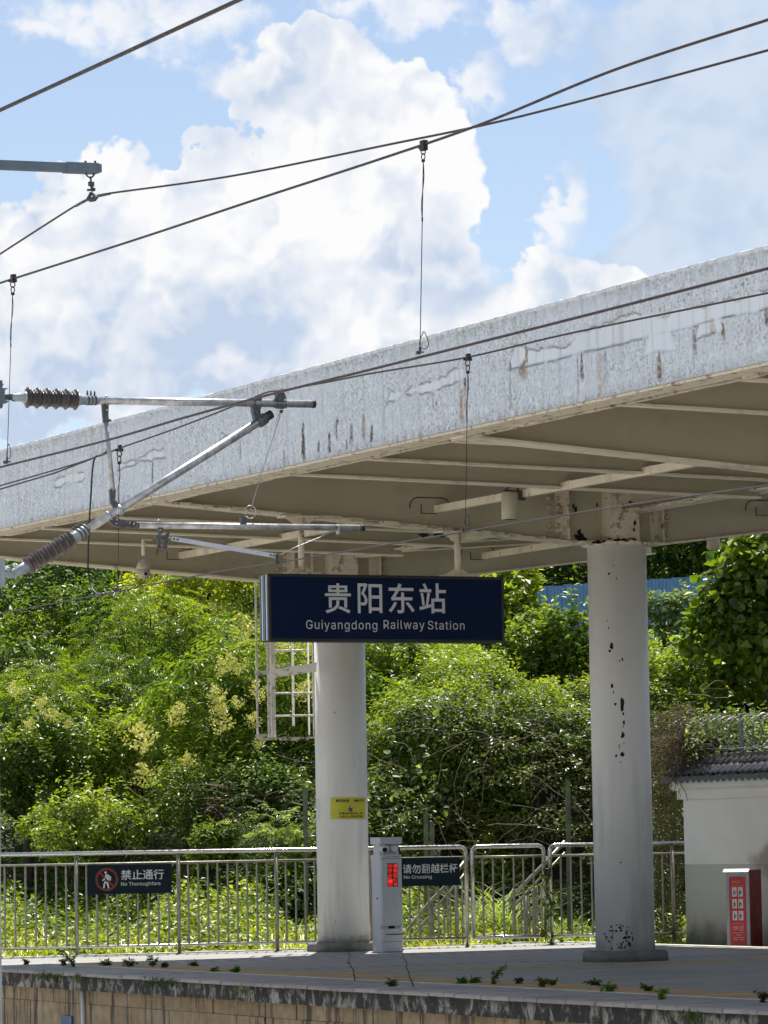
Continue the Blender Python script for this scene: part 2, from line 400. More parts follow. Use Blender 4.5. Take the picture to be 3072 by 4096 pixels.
def f_band(t, P, b):
    n1 = t.noise(t.scalev(P, (4, 4, 3)), 1.6, 10, 0.72, 0.6)
    n2 = t.noise(t.scalev(P, (9, 9, 2.2)), 1.5, 8, 0.7)
    base = t.mix(t.ramp(n2, 0.35, 0.65), (0.19, 0.18, 0.16), (0.44, 0.42, 0.385))
    base = t.mix(t.math('MULTIPLY', t.ramp(n1, 0.40, 0.53), 0.95), base, (0.022, 0.022, 0.020))
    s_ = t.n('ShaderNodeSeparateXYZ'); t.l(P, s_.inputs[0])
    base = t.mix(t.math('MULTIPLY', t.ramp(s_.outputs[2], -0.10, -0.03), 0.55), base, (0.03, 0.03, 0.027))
    t.l(base, b.inputs[0]); b.inputs['Roughness'].default_value = 0.9
    bn = t.n('ShaderNodeBump'); bn.inputs['Strength'].default_value = 0.8; bn.inputs['Distance'].default_value = 0.02
    t.l(n1, bn.inputs['Height']); t.l(bn.outputs[0], b.inputs['Normal'])
M['band'] = pos_mat('mouldy_concrete_edge', f_band)
def f_slab(t, P, b):
    oi = t.n('ShaderNodeObjectInfo')
    base = t.mix(oi.outputs['Random'], (0.27, 0.245, 0.235), (0.38, 0.35, 0.335))
    n1 = t.noise(P, 5, 9, 0.7)
    base = t.mix(t.math('MULTIPLY', t.ramp(n1, 0.48, 0.66), 0.55), base, (0.13, 0.12, 0.11))
    t.l(base, b.inputs[0]); b.inputs['Roughness'].default_value = 0.7
M['slab'] = pos_mat('pinkish_grey_granite', f_slab)
def f_pave(t, P, b):
    s_ = t.n('ShaderNodeSeparateXYZ'); t.l(P, s_.inputs[0])
    n1 = t.noise(t.scalev(P, (0.5, 1.6, 1)), 1.2, 8, 0.65)
    base = t.mix(t.ramp(n1, 0.3, 0.7), (0.215, 0.212, 0.205), (0.30, 0.297, 0.288))
    n3 = t.noise(t.scalev(P, (0.35, 5, 1)), 1.4, 6, 0.7)
    base = t.mix(t.math('MULTIPLY', t.ramp(n3, 0.55, 0.7), 0.45), base, (0.145, 0.142, 0.138))
    br = t.n('ShaderNodeTexBrick'); t.l(P, br.inputs[0]); br.inputs['Scale'].default_value = 1.0
    br.inputs['Brick Width'].default_value = 0.6; br.inputs['Row Height'].default_value = 0.6
    br.inputs['Mortar Size'].default_value = 0.008; br.inputs['Color1'].default_value = (1, 1, 1, 1)
    br.inputs['Color2'].default_value = (0.90, 0.90, 0.91, 1); br.inputs['Mortar'].default_value = (0.5, 0.5, 0.5, 1)
    base = t.mix(0.7, base, t.mix(1.0, base, br.outputs[0], 'MULTIPLY'))
    # bands of staggered dark drain joints across the platform
    def dash(tc_, ph):
        d_ = t.math('ABSOLUTE', t.math('SUBTRACT', s_.outputs[1], tc_))
        ln = t.math('LESS_THAN', d_, 0.15)
        ds = t.math('GREATER_THAN', t.math('FRACT', t.math('ADD', t.math('MULTIPLY', s_.outputs[0], 4.1), ph)), 0.5)
        return t.math('MULTIPLY', ln, ds)
    mk = None
    for tc_, ph in ((36.9, 0.0), (37.2, 0.5), (40.4, 0.1), (40.7, 0.6)):
        d_ = dash(tc_, ph); mk = d_ if mk is None else t.math('MAXIMUM', mk, d_)
    base = t.mix(t.math('MULTIPLY', mk, 0.6), base, (0.09, 0.09, 0.09))
    wv_ = t.math('LESS_THAN', t.math('ABSOLUTE', t.math('SUBTRACT', s_.outputs[1], 40.55)), 0.3); base = t.mix(t.math('MULTIPLY', t.math('MULTIPLY', wv_, t.math('SUBTRACT', 1.0, mk)), 0.5), base, (0.42, 0.42, 0.42))
    t.l(base, b.inputs[0]); b.inputs['Roughness'].default_value = 0.62
M['pave'] = pos_mat('grey_platform_paving', f_pave)
def f_tact(t, P, b):
    oi = t.n('ShaderNodeObjectInfo')
    base = t.mix(oi.outputs['Random'], (0.36, 0.225, 0.09), (0.46, 0.30, 0.13))
    n1 = t.noise(t.scalev(P, (1, 1, 1)), 2.2, 8, 0.7)
    base = t.mix(t.math('MULTIPLY', t.ramp(n1, 0.45, 0.65), 0.55), base, (0.24, 0.185, 0.13))
    t.l(base, b.inputs[0]); b.inputs['Roughness'].default_value = 0.75
M['tactile'] = pos_mat('faded_tactile_tile', f_tact)
M['line_paint'] = basic('worn_white_line', (0.58, 0.57, 0.53), 0.7, var=0.3, scale=4)
M['yellow_line'] = basic('yellow_line', (0.44, 0.28, 0.085), 0.7, var=0.3, scale=6)
M['kerb'] = basic('sun_toned_kerb', (0.78, 0.76, 0.66), 0.7, var=0.08, scale=4)  # pale tone stands in for sunlight on the kerb top
M['ballast'] = basic('ballast', (0.42, 0.40, 0.365), 0.95, var=0.5, scale=14, bump=1.0, bscale=20)
M['soil'] = basic('undergrowth_soil', (0.030, 0.034, 0.016), 0.95, var=0.5, scale=2.5, bump=0.5)
def f_plast(t, P, b):
    s_ = t.n('ShaderNodeSeparateXYZ'); t.l(P, s_.inputs[0]); z = s_.outputs[2]
    n1 = t.noise(P, 1.3, 8, 0.6); n2 = t.noise(P, 5, 8, 0.65)
    base = t.mix(t.ramp(n1, 0.3, 0.7), (0.72, 0.71, 0.675), (0.79, 0.78, 0.75))
    lower = t.math('LESS_THAN', z, 0.93)
    base = t.mix(t.math('MULTIPLY', lower, 0.85), base, (0.46, 0.46, 0.415))
    # limewash patch, moss and splash at the foot
    foot = t.math('ADD', z, t.math('MULTIPLY', t.math('SUBTRACT', n1, 0.5), 0.9))
    base = t.mix(t.math('MULTIPLY', t.ramp(foot, 0.50, 0.30), 0.6), base, (0.52, 0.50, 0.40))
    foot2 = t.math('ADD', z, t.math('MULTIPLY', t.math('SUBTRACT', t.noise(P, 3, 5, 0.6), 0.5), 0.55))
    base = t.mix(t.math('MULTIPLY', t.ramp(foot2, 0.34, -0.05), 0.85), base, (0.085, 0.085, 0.05))
    # dry stain beside and above the cabinet
    tt = t.math('ABSOLUTE', t.math('SUBTRACT', s_.outputs[1], 40.62)); zz = t.math('ABSOLUTE', t.math('SUBTRACT', z, 0.97))
    dd = t.math('ADD', t.math('MULTIPLY', tt, 1.5), t.math('MULTIPLY', zz, 3.2))
    dd = t.math('ADD', dd, t.math('MULTIPLY', t.math('SUBTRACT', n2, 0.5), 1.3))
    base = t.mix(t.math('MULTIPLY', t.ramp(dd, 1.05, 0.35), 0.75), base, (0.23, 0.185, 0.125))
    t.l(base, b.inputs[0]); b.inputs['Roughness'].default_value = 0.85
M['plaster'] = pos_mat('white_plaster', f_plast)
def f_col(t, P, b):
    n1 = t.noise(t.scalev(P, (1, 1, 0.35)), 2.0, 6, 0.6)
    base = t.mix(t.ramp(n1, 0.3, 0.75), (0.70, 0.69, 0.665), (0.79, 0.785, 0.77))
    n5 = t.noise(t.scalev(P, (9, 9, 0.6)), 1.0, 5, 0.7); base = t.mix(t.math('MULTIPLY', t.ramp(n5, 0.55, 0.75), 0.22), base, (0.48, 0.46, 0.42))
    n2 = t.noise(t.scalev(P, (3, 3, 0.3), (5, 1, 0)), 1.2, 5, 0.6)
    s_ = t.n('ShaderNodeSeparateXYZ'); t.l(P, s_.inputs[0])
    base = t.mix(t.math('MULTIPLY', t.math('MULTIPLY', t.ramp(n2, 0.5, 0.62), t.ramp(s_.outputs[2], 2.8, 1.2)), 0.5), base, (0.50, 0.49, 0.50))
    n3 = t.noise(P, 7, 6, 0.7)
    low = t.math('ADD', s_.outputs[2], t.math('MULTIPLY', t.math('SUBTRACT', n3, 0.5), 0.5))
    base = t.mix(t.math('MULTIPLY', t.ramp(low, 0.22, 0.08), 0.6), base, (0.30, 0.30, 0.29))
    t.l(base, b.inputs[0]); b.inputs['Roughness'].default_value = 0.5; b.inputs['Specular IOR Level'].default_value = 0.35
M['column'] = pos_mat('white_column_paint', f_col)
M['plinth'] = basic('mouldy_plinth', (0.19, 0.185, 0.17), 0.9, var=0.3, scale=5, dirt=(0.03, 0.03, 0.028), dscale=2.5, damt=0.9, bump=0.4)

# stucco of the canopy edge: relief, pits, peeled smooth patches, run marks (attributes hold where they are)
def f_fascia():
    m_, t = mat_new('white_stucco'); tcn = t.n('ShaderNodeTexCoord'); co = tcn.outputs['Object']
    at = lambda nm: t.n('ShaderNodeAttribute', attribute_name=nm).outputs['Fac']
    sm, dt, ru, ck = at('smooth_patch'), at('run_mark'), at('rust_mark'), at('crack')
    n1 = t.noise(co, 19, 3, 0.5, 0.8); n2 = t.noise(co, 60, 3, 0.6)
    ridge = t.math('ABSOLUTE', t.math('SUBTRACT', n1, 0.5))
    big = t.noise(t.scalev(co, (1, 0.6, 2.2)), 1.3, 6, 0.65)
    amt = t.ramp(big, 0.32, 0.66, 0.22, 0.85)
    brk = t.noise(co, 33, 3, 0.6); pit = t.math('MULTIPLY', t.math('MULTIPLY', t.ramp(ridge, 0.075, 0.01), t.ramp(brk, 0.44, 0.60)), amt)
    spk = t.noise(t.scalev(co, (1, 1, 0.6), (4, 2, 7)), 42, 4, 0.65); pit = t.math('MAXIMUM', pit, t.math('MULTIPLY', t.ramp(spk, 0.60, 0.70), t.math('MULTIPLY', amt, 0.8)))
    rough_on = t.math('SUBTRACT', 1.0, sm)
    base = t.mix(t.ramp(n1, 0.3, 0.7), (0.59, 0.645, 0.705), (0.70, 0.76, 0.82))
    base = t.mix(t.math('MULTIPLY', pit, rough_on), base, (0.17, 0.165, 0.16))
    base = t.mix(sm, base, t.mix(t.ramp(big, 0.3, 0.7), (0.68, 0.735, 0.795), (0.73, 0.785, 0.845)))
    n3 = t.noise(t.scalev(co, (1, 7, 0.5)), 1.6, 6, 0.65)
    base = t.mix(t.math('MULTIPLY', t.ramp(n3, 0.50, 0.70), 0.45), base, (0.36, 0.34, 0.31))
    sp = t.noise(co, 30, 4, 0.6)
    dm = t.math('MULTIPLY', dt, t.ramp(sp, 0.25, 0.62), clamp=True)
    base = t.mix(dm, base, (0.085, 0.07, 0.055))
    base = t.mix(t.math('MULTIPLY', ru, t.ramp(sp, 0.2, 0.7), clamp=True), base, (0.33, 0.20, 0.09))
    base = t.mix(ck, base, (0.13, 0.12, 0.11))
    b = t.n('ShaderNodeBsdfPrincipled'); t.l(base, b.inputs[0]); b.inputs['Roughness'].default_value = 0.8
    bn = t.n('ShaderNodeBump'); bn.inputs['Strength'].default_value = 0.9; bn.inputs['Distance'].default_value = 0.012
    t.l(t.math('MULTIPLY', t.math('ADD', ridge, t.math('MULTIPLY', n2, 0.15)), rough_on), bn.inputs['Height']); t.l(bn.outputs[0], b.inputs['Normal'])
    finish(t, b.outputs[0]); return m_
M['stucco'] = f_fascia()

M['lip'] = basic('sun_toned_stucco_lip', (0.80, 0.80, 0.79), 0.8, var=0.12, scale=9)  # whiter than the stucco below: the sunlit rim is put into the colour
# ================================================================== ground and platform
PE = 15.2                      # platform edge
mb = MB(); S_ = 2500
mb.add([(-S_, -S_, -1.12), (S_, -S_, -1.12), (S_, S_, -1.12), (-S_, S_, -1.12)], [(0, 1, 2, 3)])
struct(mb, 'ground', M['ballast'])
mb = MB(); mb.box((PE + 0.1, 44.0, -1.1), (70, 75, -0.12)); mb.box((23.98, -12, -1.1), (70, 43.99, -0.06))
struct(mb, 'verge', M['soil'])
plat = thing('platform', None, None, (PE, 43.9, 0)); plat['kind'] = 'structure'
mb = MB(); mb.box((PE + 0.45, -10, -1.1), (23.86, 43.95, 0.0)); mb.build('paving', M['pave'], plat)
mb = MB(); mb.box((PE + 0.06, -10, -0.178), (PE + 0.449, 43.93, -0.034)); mb.build('edge_beam', M['band'], plat)
# coping slabs
def pieces(name, mat, parent, items, cutter):
    """items: list of (p, t, z); one shared mesh made by cutter(MB) about the origin"""
    mb_ = MB(); cutter(mb_); first = None
    for it in items:
        if first is None:
            me = bpy.data.meshes.new(name); me.from_pydata(mb_.v, [], mb_.f); me.polygons.foreach_set('use_smooth', mb_.sm); me.materials.append(mat)
            first = bpy.data.objects.new(name, me); COL.objects.link(first); first.parent = parent; c_ = first
        else: c_ = child_copy(first, parent)
        c_.location = Vector(it[:3]) - Vector(parent['_o'])
        if len(it) > 3: c_.rotation_euler = it[3]
    return first
its = []; t_ = 43.7
while t_ > 20: its.append((PE, t_, 0.002 + rnd.uniform(-0.003, 0.003), (rnd.uniform(-0.004, 0.004), rnd.uniform(-0.006, 0.006), rnd.uniform(-0.004, 0.004)))); t_ -= 0.474
pieces('coping_slab', M['slab'], plat, its, lambda b_: b_.add(
    [(-0.012, -0.229, -0.034), (0.445, -0.229, -0.034), (0.445, 0.229, -0.034), (-0.012, 0.229, -0.034),
     (0.0, -0.227, 0.0), (0.445, -0.227, 0.0), (0.445, 0.227, 0.0), (0.0, 0.227, 0.0), (-0.015, -0.228, -0.012), (-0.015, 0.228, -0.012)],
    [(0, 3, 2, 1), (4, 5, 6, 7), (8, 4, 7, 9), (0, 8, 9, 3), (1, 2, 6, 5), (0, 1, 5, 4, 8), (3, 9, 7, 6, 2)]))
mb = MB(); mb.box((PE - 0.01, -10, -0.034), (PE + 0.445, t_ + 0.24, 0.0)); mb.build('coping', M['slab'], plat)
# stone facing below the coping, three courses
for (z0, z1, w_) in ((-0.318, -0.182, 0.62), (-0.70, -0.322, 0.74), (-1.10, -0.704, 0.74)):
    its = []; t_ = 43.4 - (0.3 if w_ > 0.7 else 0)
    while t_ > 19: its.append((PE + 0.16 + rnd.uniform(-0.008, 0.008), t_, z0)); t_ -= w_
    pieces('stone_block', M['stone'], plat, its, lambda b_: b_.box((0, -w_/2 + 0.004, 0), (0.25, w_/2 - 0.004, z1 - z0)))
mb = MB(); mb.box((PE + 0.185, -10, -1.1), (PE + 0.449, 43.9, -0.179)); mb.build('wall_core', M['stone'], plat)
# tactile tiles and painted lines
its = []; t_ = 40.9
while t_ > 22: its.append((PE + 1.04, t_, 0.004)); t_ -= 0.302
pieces('tactile_tile', M['tactile'], plat, its, lambda b_: b_.box((0, -0.148, -0.02), (0.56, 0.148, 0.003)))
mb = MB(); mb.box((PE + 0.97, -5, 0.0), (PE + 1.03, 41.5, 0.004)); mb.build('white_line', M['line_paint'], plat)
mb = MB(); mb.box((PE + 1.75, 35.22, 0.0), (23.8, 35.58, 0.004)); mb.build('yellow_line', M['yellow_line'], plat)
mb = MB(); mb.box((23.862, -10, -0.3), (23.975, 43.95, 0.012)); mb.box((PE + 0.45, 43.955, -0.3), (23.975, 44.07, 0.015)); mb.build('kerb', M['kerb'], plat)

# ================================================================== canopy
canopy = thing('station_canopy', 'long white concrete platform canopy with stained stucco edge and beige steel underside', 'canopy', (PE, 43.4, 4.6))
ZB, ZT = 4.63, 5.44
TL, TR = 43.4, 12.0
# stucco fascia as a fine grid so that patches and run marks sit where they are
ts = list(np.arange(TR, 24.0, 1.0)) + list(np.arange(24.0, 40.8, 0.0125)) + list(np.arange(40.8, TL, 0.3)) + [TL]
zs = np.linspace(ZB, ZT, 62)
ts = np.array(ts); nt_, nz_ = len(ts), len(zs)
TT, ZZ = np.meshgrid(ts, zs, indexing='ij')
sm_a = np.zeros_like(TT); dt_a = np.zeros_like(TT); ru_a = np.zeros_like(TT); ck_a = np.zeros_like(TT)
def nz1(x, s, o=0.0): return np.array([mnoise.noise(Vector((float(a) * s + o, o * 1.7, 0.3))) for a in x])
wob = nz1(ts, 1.1) * 0.6 + nz1(ts, 3.5, 4) * 0.35 + nz1(ts, 10, 9) * 0.22
wob2 = nz1(ts, 2.0, 20) * 0.5 + nz1(ts, 9, 31) * 0.3
def seg(x0, x1, zlo, zmid, amp, sharp=0.08, lowamp=0.01):
    ta = on_p(x0, 1500, PE).y; tb = on_p(x1, 1500, PE).y      # ta > tb
    ends = np.minimum((ta - ts) / 0.25, (ts - tb) / 0.25)
    up = zmid + wob * amp + np.minimum(0, ends) * 0.4
    lo = zlo + wob2 * lowamp * 3
    ins = np.minimum(up[:, None] - ZZ, ZZ - lo[:, None])
    return np.where(ends[:, None] > -0.6, ins, -1)
fields = [seg(2060, 3500, 5.005, 5.13, 0.16), seg(1560, 1850, 4.99, 5.10, 0.14, lowamp=0.03), seg(470, 650, 4.97, 5.05, 0.1, lowamp=0.03),
          seg(215, 330, 4.95, 5.03, 0.1, lowamp=0.03), seg(880, 1000, 5.02, 5.06, 0.12, lowamp=0.03), seg(2600, 2680, 4.86, 5.02, 0.02, lowamp=0.02),
          seg(2800, 2880, 4.90, 5.02, 0.02, lowamp=0.02)]
fld = np.max(np.stack(fields), axis=0)
sm_a = np.clip(fld / 0.008, 0, 1)
ck_a = np.clip(1 - np.abs(fld) / 0.014, 0, 1) * np.where(nz1(ts, 5, 50)[:, None] > -0.12, 0.9, 0.15)
nn = np.array([[mnoise.noise(Vector((float(a) * 14, float(z) * 3, 5))) for z in zs] for a in ts])
def streak(x, y0, y1, wpx, k, arr, head=0.2):
    a = on_p(x, y0, PE); b_ = on_p(x, y1, PE); wd = wpx / 500 / 2 * 1.7
    dz = (a.z - ZZ) / max(0.02, a.z - b_.z)
    lat = np.abs(TT - a.y + nn * 0.02) / (wd * (0.6 + 0.7 * np.clip(dz, 0, 1)))
    v = np.clip(1.9 - lat * 1.6, 0, 1) * np.clip(dz * 8, 0, 1) * np.clip((1.08 - dz) * 5, 0, 1) * (0.75 + nn * 0.6)
    np.maximum(arr, v * k * 1.35, out=arr)
for a_ in [(1210, 1700, 1840, 15, 1.5), (1318, 1735, 1815, 16, 1.4), (1346, 1668, 1760, 10, 1.0), (1455, 1650, 1760, 14, .9), (1485, 1710, 1770, 14, 1.3),
           (1385, 1755, 1800, 10, 1.0), (1405, 1690, 1780, 26, 0.7), (1272, 1760, 1810, 12, .8), (960, 1750, 1840, 9, .8), (610, 1840, 1935, 12, 1.1), (1000, 1860, 1900, 10, 1.0), (860, 1755, 1830, 9, .5),
           (2042, 1460, 1640, 16, .8), (2105, 1380, 1450, 12, 1.0), (2084, 1450, 1500, 30, .7), (2325, 1400, 1520, 16, 1.0), (2890, 1290, 1340, 10, 1.5), (2635, 1400, 1520, 18, .9), (2420, 1390, 1560, 20, .45),
           (2775, 1310, 1420, 14, .7), (3065, 1230, 1300, 18, .9), (2310, 1410, 1600, 8, .6), (1730, 1560, 1640, 8, .5), (1520, 1890, 1850, 8, .3), (1135, 1790, 1860, 8, .7)]:
    streak(*a_, dt_a)
for a_ in [(1845, 1545, 1690, 26, 1.0), (1860, 1540, 1640, 14, .9), (2095, 1440, 1520, 36, .9), (2100, 1370, 1450, 14, .9), (2400, 1385, 1580, 26, .55), (2845, 1270, 1340, 26, .6), (2890, 1285, 1360, 16, .9), (1455, 1650, 1750, 22, .8), (2105, 1440, 1500, 20, .9),
           (1340, 1690, 1740, 16, .7), (690, 1740, 1900, 16, .4), (2635, 1420, 1500, 40, .35)]:
    streak(*a_, ru_a)
# dark spots where plaster has broken out
for (x, y, r_) in [(1860, 1528, 9), (2093, 1455, 7), (2040, 1466, 7), (1213, 1705, 8), (1318, 1745, 8), (1350, 1682, 8), (1487, 1712, 7), (1745, 1612, 4)]:
    a = on_p(x, y, PE); d_ = np.hypot(TT - a.y, (ZZ - a.z) * 0.6); dt_a = np.maximum(dt_a, np.clip(2.6 - d_ / (r_ / 500) * 1.6, 0, 2.2))
# grime along both edges
edge_n = 0.5 + nn
dt_a = np.maximum(dt_a, np.clip(1 - (ZT - ZZ) / 0.10, 0, 1) * np.clip(edge_n, 0, 1) * 0.55)
dt_a = np.maximum(dt_a, np.clip(1 - (ZZ - ZB) / 0.09, 0, 1) * np.clip(edge_n, 0, 1) * 0.7)
depth = -sm_a * 0.0 + np.where(sm_a > 0.5, 0.006, 0.0) + nn * 0.004
vs = np.stack([PE + depth, TT, ZZ], -1).reshape(-1, 3) - np.array(canopy['_o'])
idx = np.arange(nt_ * nz_).reshape(nt_, nz_)
fq = np.stack([idx[:-1, :-1], idx[:-1, 1:], idx[1:, 1:], idx[1:, :-1]], -1).reshape(-1, 4)
def mesh_np(name, vs, faces, mats, smooth=False, attrs=None):
    me = bpy.data.meshes.new(name); k = faces.shape[1]
    me.vertices.add(len(vs)); me.vertices.foreach_set('co', np.ascontiguousarray(vs, dtype=np.float32).ravel())
    me.loops.add(faces.size); me.loops.foreach_set('vertex_index', np.ascontiguousarray(faces, dtype=np.int32).ravel())
    me.polygons.add(len(faces)); me.polygons.foreach_set('loop_start', np.arange(0, faces.size, k, dtype=np.int32))
    me.polygons.foreach_set('use_smooth', np.full(len(faces), smooth))
    for m_ in mats: me.materials.append(m_)
    for nm, a in (attrs or {}).items():
        at_ = me.attributes.new(nm, 'FLOAT', 'POINT'); at_.data.foreach_set('value', np.ascontiguousarray(a, dtype=np.float32).ravel())
    me.update(calc_edges=True); return me
me = mesh_np('fascia', vs, fq, [M['stucco']], True, dict(smooth_patch=sm_a, run_mark=np.clip(dt_a, 0, 1.6), rust_mark=np.clip(ru_a, 0, 1), crack=ck_a))
fo = bpy.data.objects.new('fascia', me); COL.objects.link(fo); fo.parent = canopy
mb = MB(); mb.box((PE + 0.012, TR, ZB), (PE + 0.25, TL, ZT - 0.004)); mb.box((PE + 0.25, TL - 0.12, 5.02), (24.85, TL, ZT - 0.01)); mb.build('edge_wall', M['stucco'], canopy)
# sunlit rough top edge
mb = MB()
for i in range(0, int((TL - 24) / 0.12)):
    ta = 24 + i * 0.12
    mb.cbox((PE + 0.12, ta + 0.06, ZT + 0.004 + rnd.uniform(-0.001, 0.001)), (0.13, 0.061, 0.014))
mb.box((PE - 0.01, TR, ZT - 0.004), (PE + 0.25, 24, ZT + 0.02)); mb.build('top_edge', M['stucco'], canopy)
def quadprism(mb, ps, t0, t1):  # section polygon (p, z) extruded along t
    mb.prism([(p_, t0, z_) for p_, z_ in ps], (0, t1 - t0, 0))
mb = MB(); quadprism(mb, [(PE + 0.25, 5.02), (20.7, 5.0), (24.85, 5.28), (24.85, 5.40), (20.7, 5.12), (PE + 0.25, 5.14)], TR, TL - 0.125)
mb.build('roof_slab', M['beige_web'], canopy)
mb = MB(); pts = [(PE + 0.008 + rnd.uniform(-0.003, 0.003), t_, ZT + 0.004 + rnd.uniform(-0.0015, 0.002)) for t_ in np.arange(24, TL, 0.045)]
mb.tube(pts, [0.019 + rnd.uniform(-0.002, 0.002) for _ in pts], 8); mb.build('rounded_lip', M['lip'], canopy)
# edge soffit with a ragged inner edge
mb = MB(); mb.box((PE + 0.03, TR, ZB - 0.022), (PE + 0.27, TL, ZB - 0.002))
for i in range(180):
    ta = rnd.uniform(24, 40.5); mb.cbox((PE + 0.28, ta, ZB - 0.016 - rnd.uniform(0, 0.012)), (0.025, rnd.uniform(0.05, 0.35), 0.010))
mb.build('edge_soffit', M['rusty'], canopy)
# ribs
for t_ in (14.2, 15.9, 17.6, 19.3, 20.8, 22.3, 24.2, 25.8, 27.6, 30.55, 32.2, 33.75, 36.95, 38.6, 40.15, 41.6):
    mb = MB(); quadprism(mb, [(PE + 0.26, 4.66), (20.68, 4.55), (20.68, 5.0), (PE + 0.26, 5.02)], t_ - 0.006, t_ + 0.006)
    quadprism(mb, [(20.74, 4.6), (24.8, 4.877), (24.8, 5.27), (20.74, 5.0)], t_ - 0.006, t_ + 0.006)
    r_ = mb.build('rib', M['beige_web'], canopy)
    mb = MB(); quadprism(mb, [(PE + 0.22, 4.642), (20.68, 4.529), (20.68, 4.549), (PE + 0.22, 4.662)], t_ - 0.06, t_ + 0.06)
    quadprism(mb, [(20.74, 4.585), (24.8, 4.862), (24.8, 4.876), (20.74, 4.599)], t_ - 0.05, t_ + 0.05)
    f_ = mb.build('rib_flange', M['beige'], None, canopy['_o']); f_.parent = r_; f_.location = (0, 0, 0); f_.rotation_euler = (0, 0, 0)
# main girders
bolt_src = None
def sub(mb, name, mat, par):   # a sub-part of a part whose mesh is stored about the same origin
    o = mb.build(name, mat, None, canopy['_o']); o.parent = par; o.location = (0, 0, 0); o.rotation_euler = (0, 0, 0); return o
def girder(t_, pc, flange_mat, full=True):
    mb = MB()
    quadprism(mb, [(PE + 0.26, 4.62), (pc - 0.5, 4.30), (pc + 0.5, 4.30), (24.8, 4.735), (24.8, 5.27), (pc, 5.0), (PE + 0.26, 5.02)], t_ - 0.01, t_ + 0.01)
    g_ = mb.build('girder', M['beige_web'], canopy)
    mb = MB()
    quadprism(mb, [(PE + 0.2, 4.598), (pc - 0.5, 4.278), (pc - 0.5, 4.30), (PE + 0.2, 4.62)], t_ - 0.12, t_ + 0.12)
    quadprism(mb, [(pc + 0.5, 4.278), (24.8, 4.713), (24.8, 4.735), (pc + 0.5, 4.30)], t_ - 0.11, t_ + 0.11)
    mb.box((pc - 0.5, t_ - 0.16, 4.275), (pc + 0.5, t_ + 0.16, 4.302))
    if full:
        for i in range(46):
            pp = rnd.uniform(PE + 0.4, pc - 0.5); zz = 4.609 + (pp - PE - 0.2) * (4.289 - 4.609) / (pc - 0.7 - PE)
            mb.cbox((pp, t_ + rnd.choice((-0.12, -0.13)), zz + rnd.uniform(-0.004, 0.01)), (rnd.uniform(0.02, 0.13), 0.008, rnd.uniform(0.006, 0.018)))
    sub(mb, 'bottom_flange', flange_mat, g_)
    for dp in (-0.62, 0.50):   # splice plates
        mb = MB(); mb.box((pc + dp - 0.008, t_ - 0.12, 4.303), (pc + dp + 0.008, t_ - 0.011, 5.0)); mb.box((pc + dp - 0.10, t_ - 0.016, 4.303), (pc + dp + 0.03, t_ - 0.0115, 4.98))
        sub(mb, 'splice_plate', flange_mat, g_)
    global bolt_src
    spots = [(pc - 0.70 - c_ * 0.095, z_) for c_ in (0, 1) for z_ in (4.36, 4.46, 4.56, 4.65, 4.74, 4.84)] + [(pc + 0.60, z_) for z_ in (4.40, 4.49, 4.58, 4.67)]
    for (pp, zz) in spots:
        if bolt_src is None:
            mbb = MB(); mbb.lathe((0, 0, 0), (0, -1, 0), [(0, 0.033), (0.014, 0.031), (0.026, 0.018)], 8)
            me_ = bpy.data.meshes.new('bolt'); me_.from_pydata(mbb.v, [], mbb.f); me_.materials.append(M['beige_web']); bolt_src = bpy.data.objects.new('bolt', me_); b_ = bolt_src
        else: b_ = bolt_src.copy()
        COL.objects.link(b_); b_.parent = g_; b_.location = Vector((pp, t_ - 0.012, zz)) - Vector(canopy['_o'])
    return g_
C1 = (20.54, 43.0); C2 = (20.61, 36.45); C3 = (20.61, 29.9)
g1 = girder(C1[1], C1[0], M['beige'], False); g2 = girder(C2[1], C2[0], M['rusty']); g3 = girder(C3[1], C3[0], M['beige'], False)
# longitudinal beams between the columns
for (ta, tb) in ((C1[1] - 0.2, C2[1] + 0.2), (C2[1] - 0.2, C3[1] + 0.2), (C3[1] - 0.2, TR)):
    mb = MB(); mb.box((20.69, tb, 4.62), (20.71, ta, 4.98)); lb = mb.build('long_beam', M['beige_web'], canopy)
    mb = MB(); mb.box((20.58, tb, 4.598), (20.82, ta, 4.62))
    for i in range(40):
        tt = rnd.uniform(tb, ta); mb.cbox((20.575, tt, 4.61), (0.01, rnd.uniform(0.03, 0.2), rnd.uniform(0.008, 0.02)))
    sub(mb, 'bottom_flange', M['rusty'], lb)
def blotch(cx, cy, w_, h_, plane, n=14, jag=0.3):    # irregular dark hole in a vertical face, photo position
    pts = []
    for i in range(n):
        a = 2 * math.pi * i / n; r_ = 1 + rnd.uniform(-jag, jag)
        pts.append(plane(cx + math.cos(a) * w_ * r_, cy + math.sin(a) * h_ * r_))
    return pts
mb = MB()
pl = lambda x, y: on_t(x, y, C2[1] - 0.02)
for (x, y, a, b_) in [(2325, 2154, 20, 18), (2306, 2145, 9, 7), (2303, 2038, 6, 12), (2294, 2025, 4, 10), (2318, 2128, 8, 10)]:
    pp = blotch(x, y, a, b_, pl); mb.add(pp, [tuple(range(len(pp)))])
pl = lambda x, y: on_t(x, y, 36.0)
for (x, y, a, b_) in [(1697, 2140, 22, 9), (1757, 2139, 26, 10), (1790, 2126, 10, 6)]:
    pp = blotch(x, y, a, b_, lambda X, Y_: on_t(X, Y_, C2[1] - 0.03)); mb.add(pp, [tuple(range(len(pp)))])
for i in range(34):
    x = rnd.uniform(2362, 2552); pp = blotch(x, 2171 - abs(rnd.gauss(0, 1)) * (9 if 2430 < x < 2545 else 4), rnd.uniform(4, 15), rnd.uniform(2, 7), lambda X, Y_: on_t(X, Y_, C2[1] - 0.215)); mb.add(pp, [tuple(range(len(pp)))])
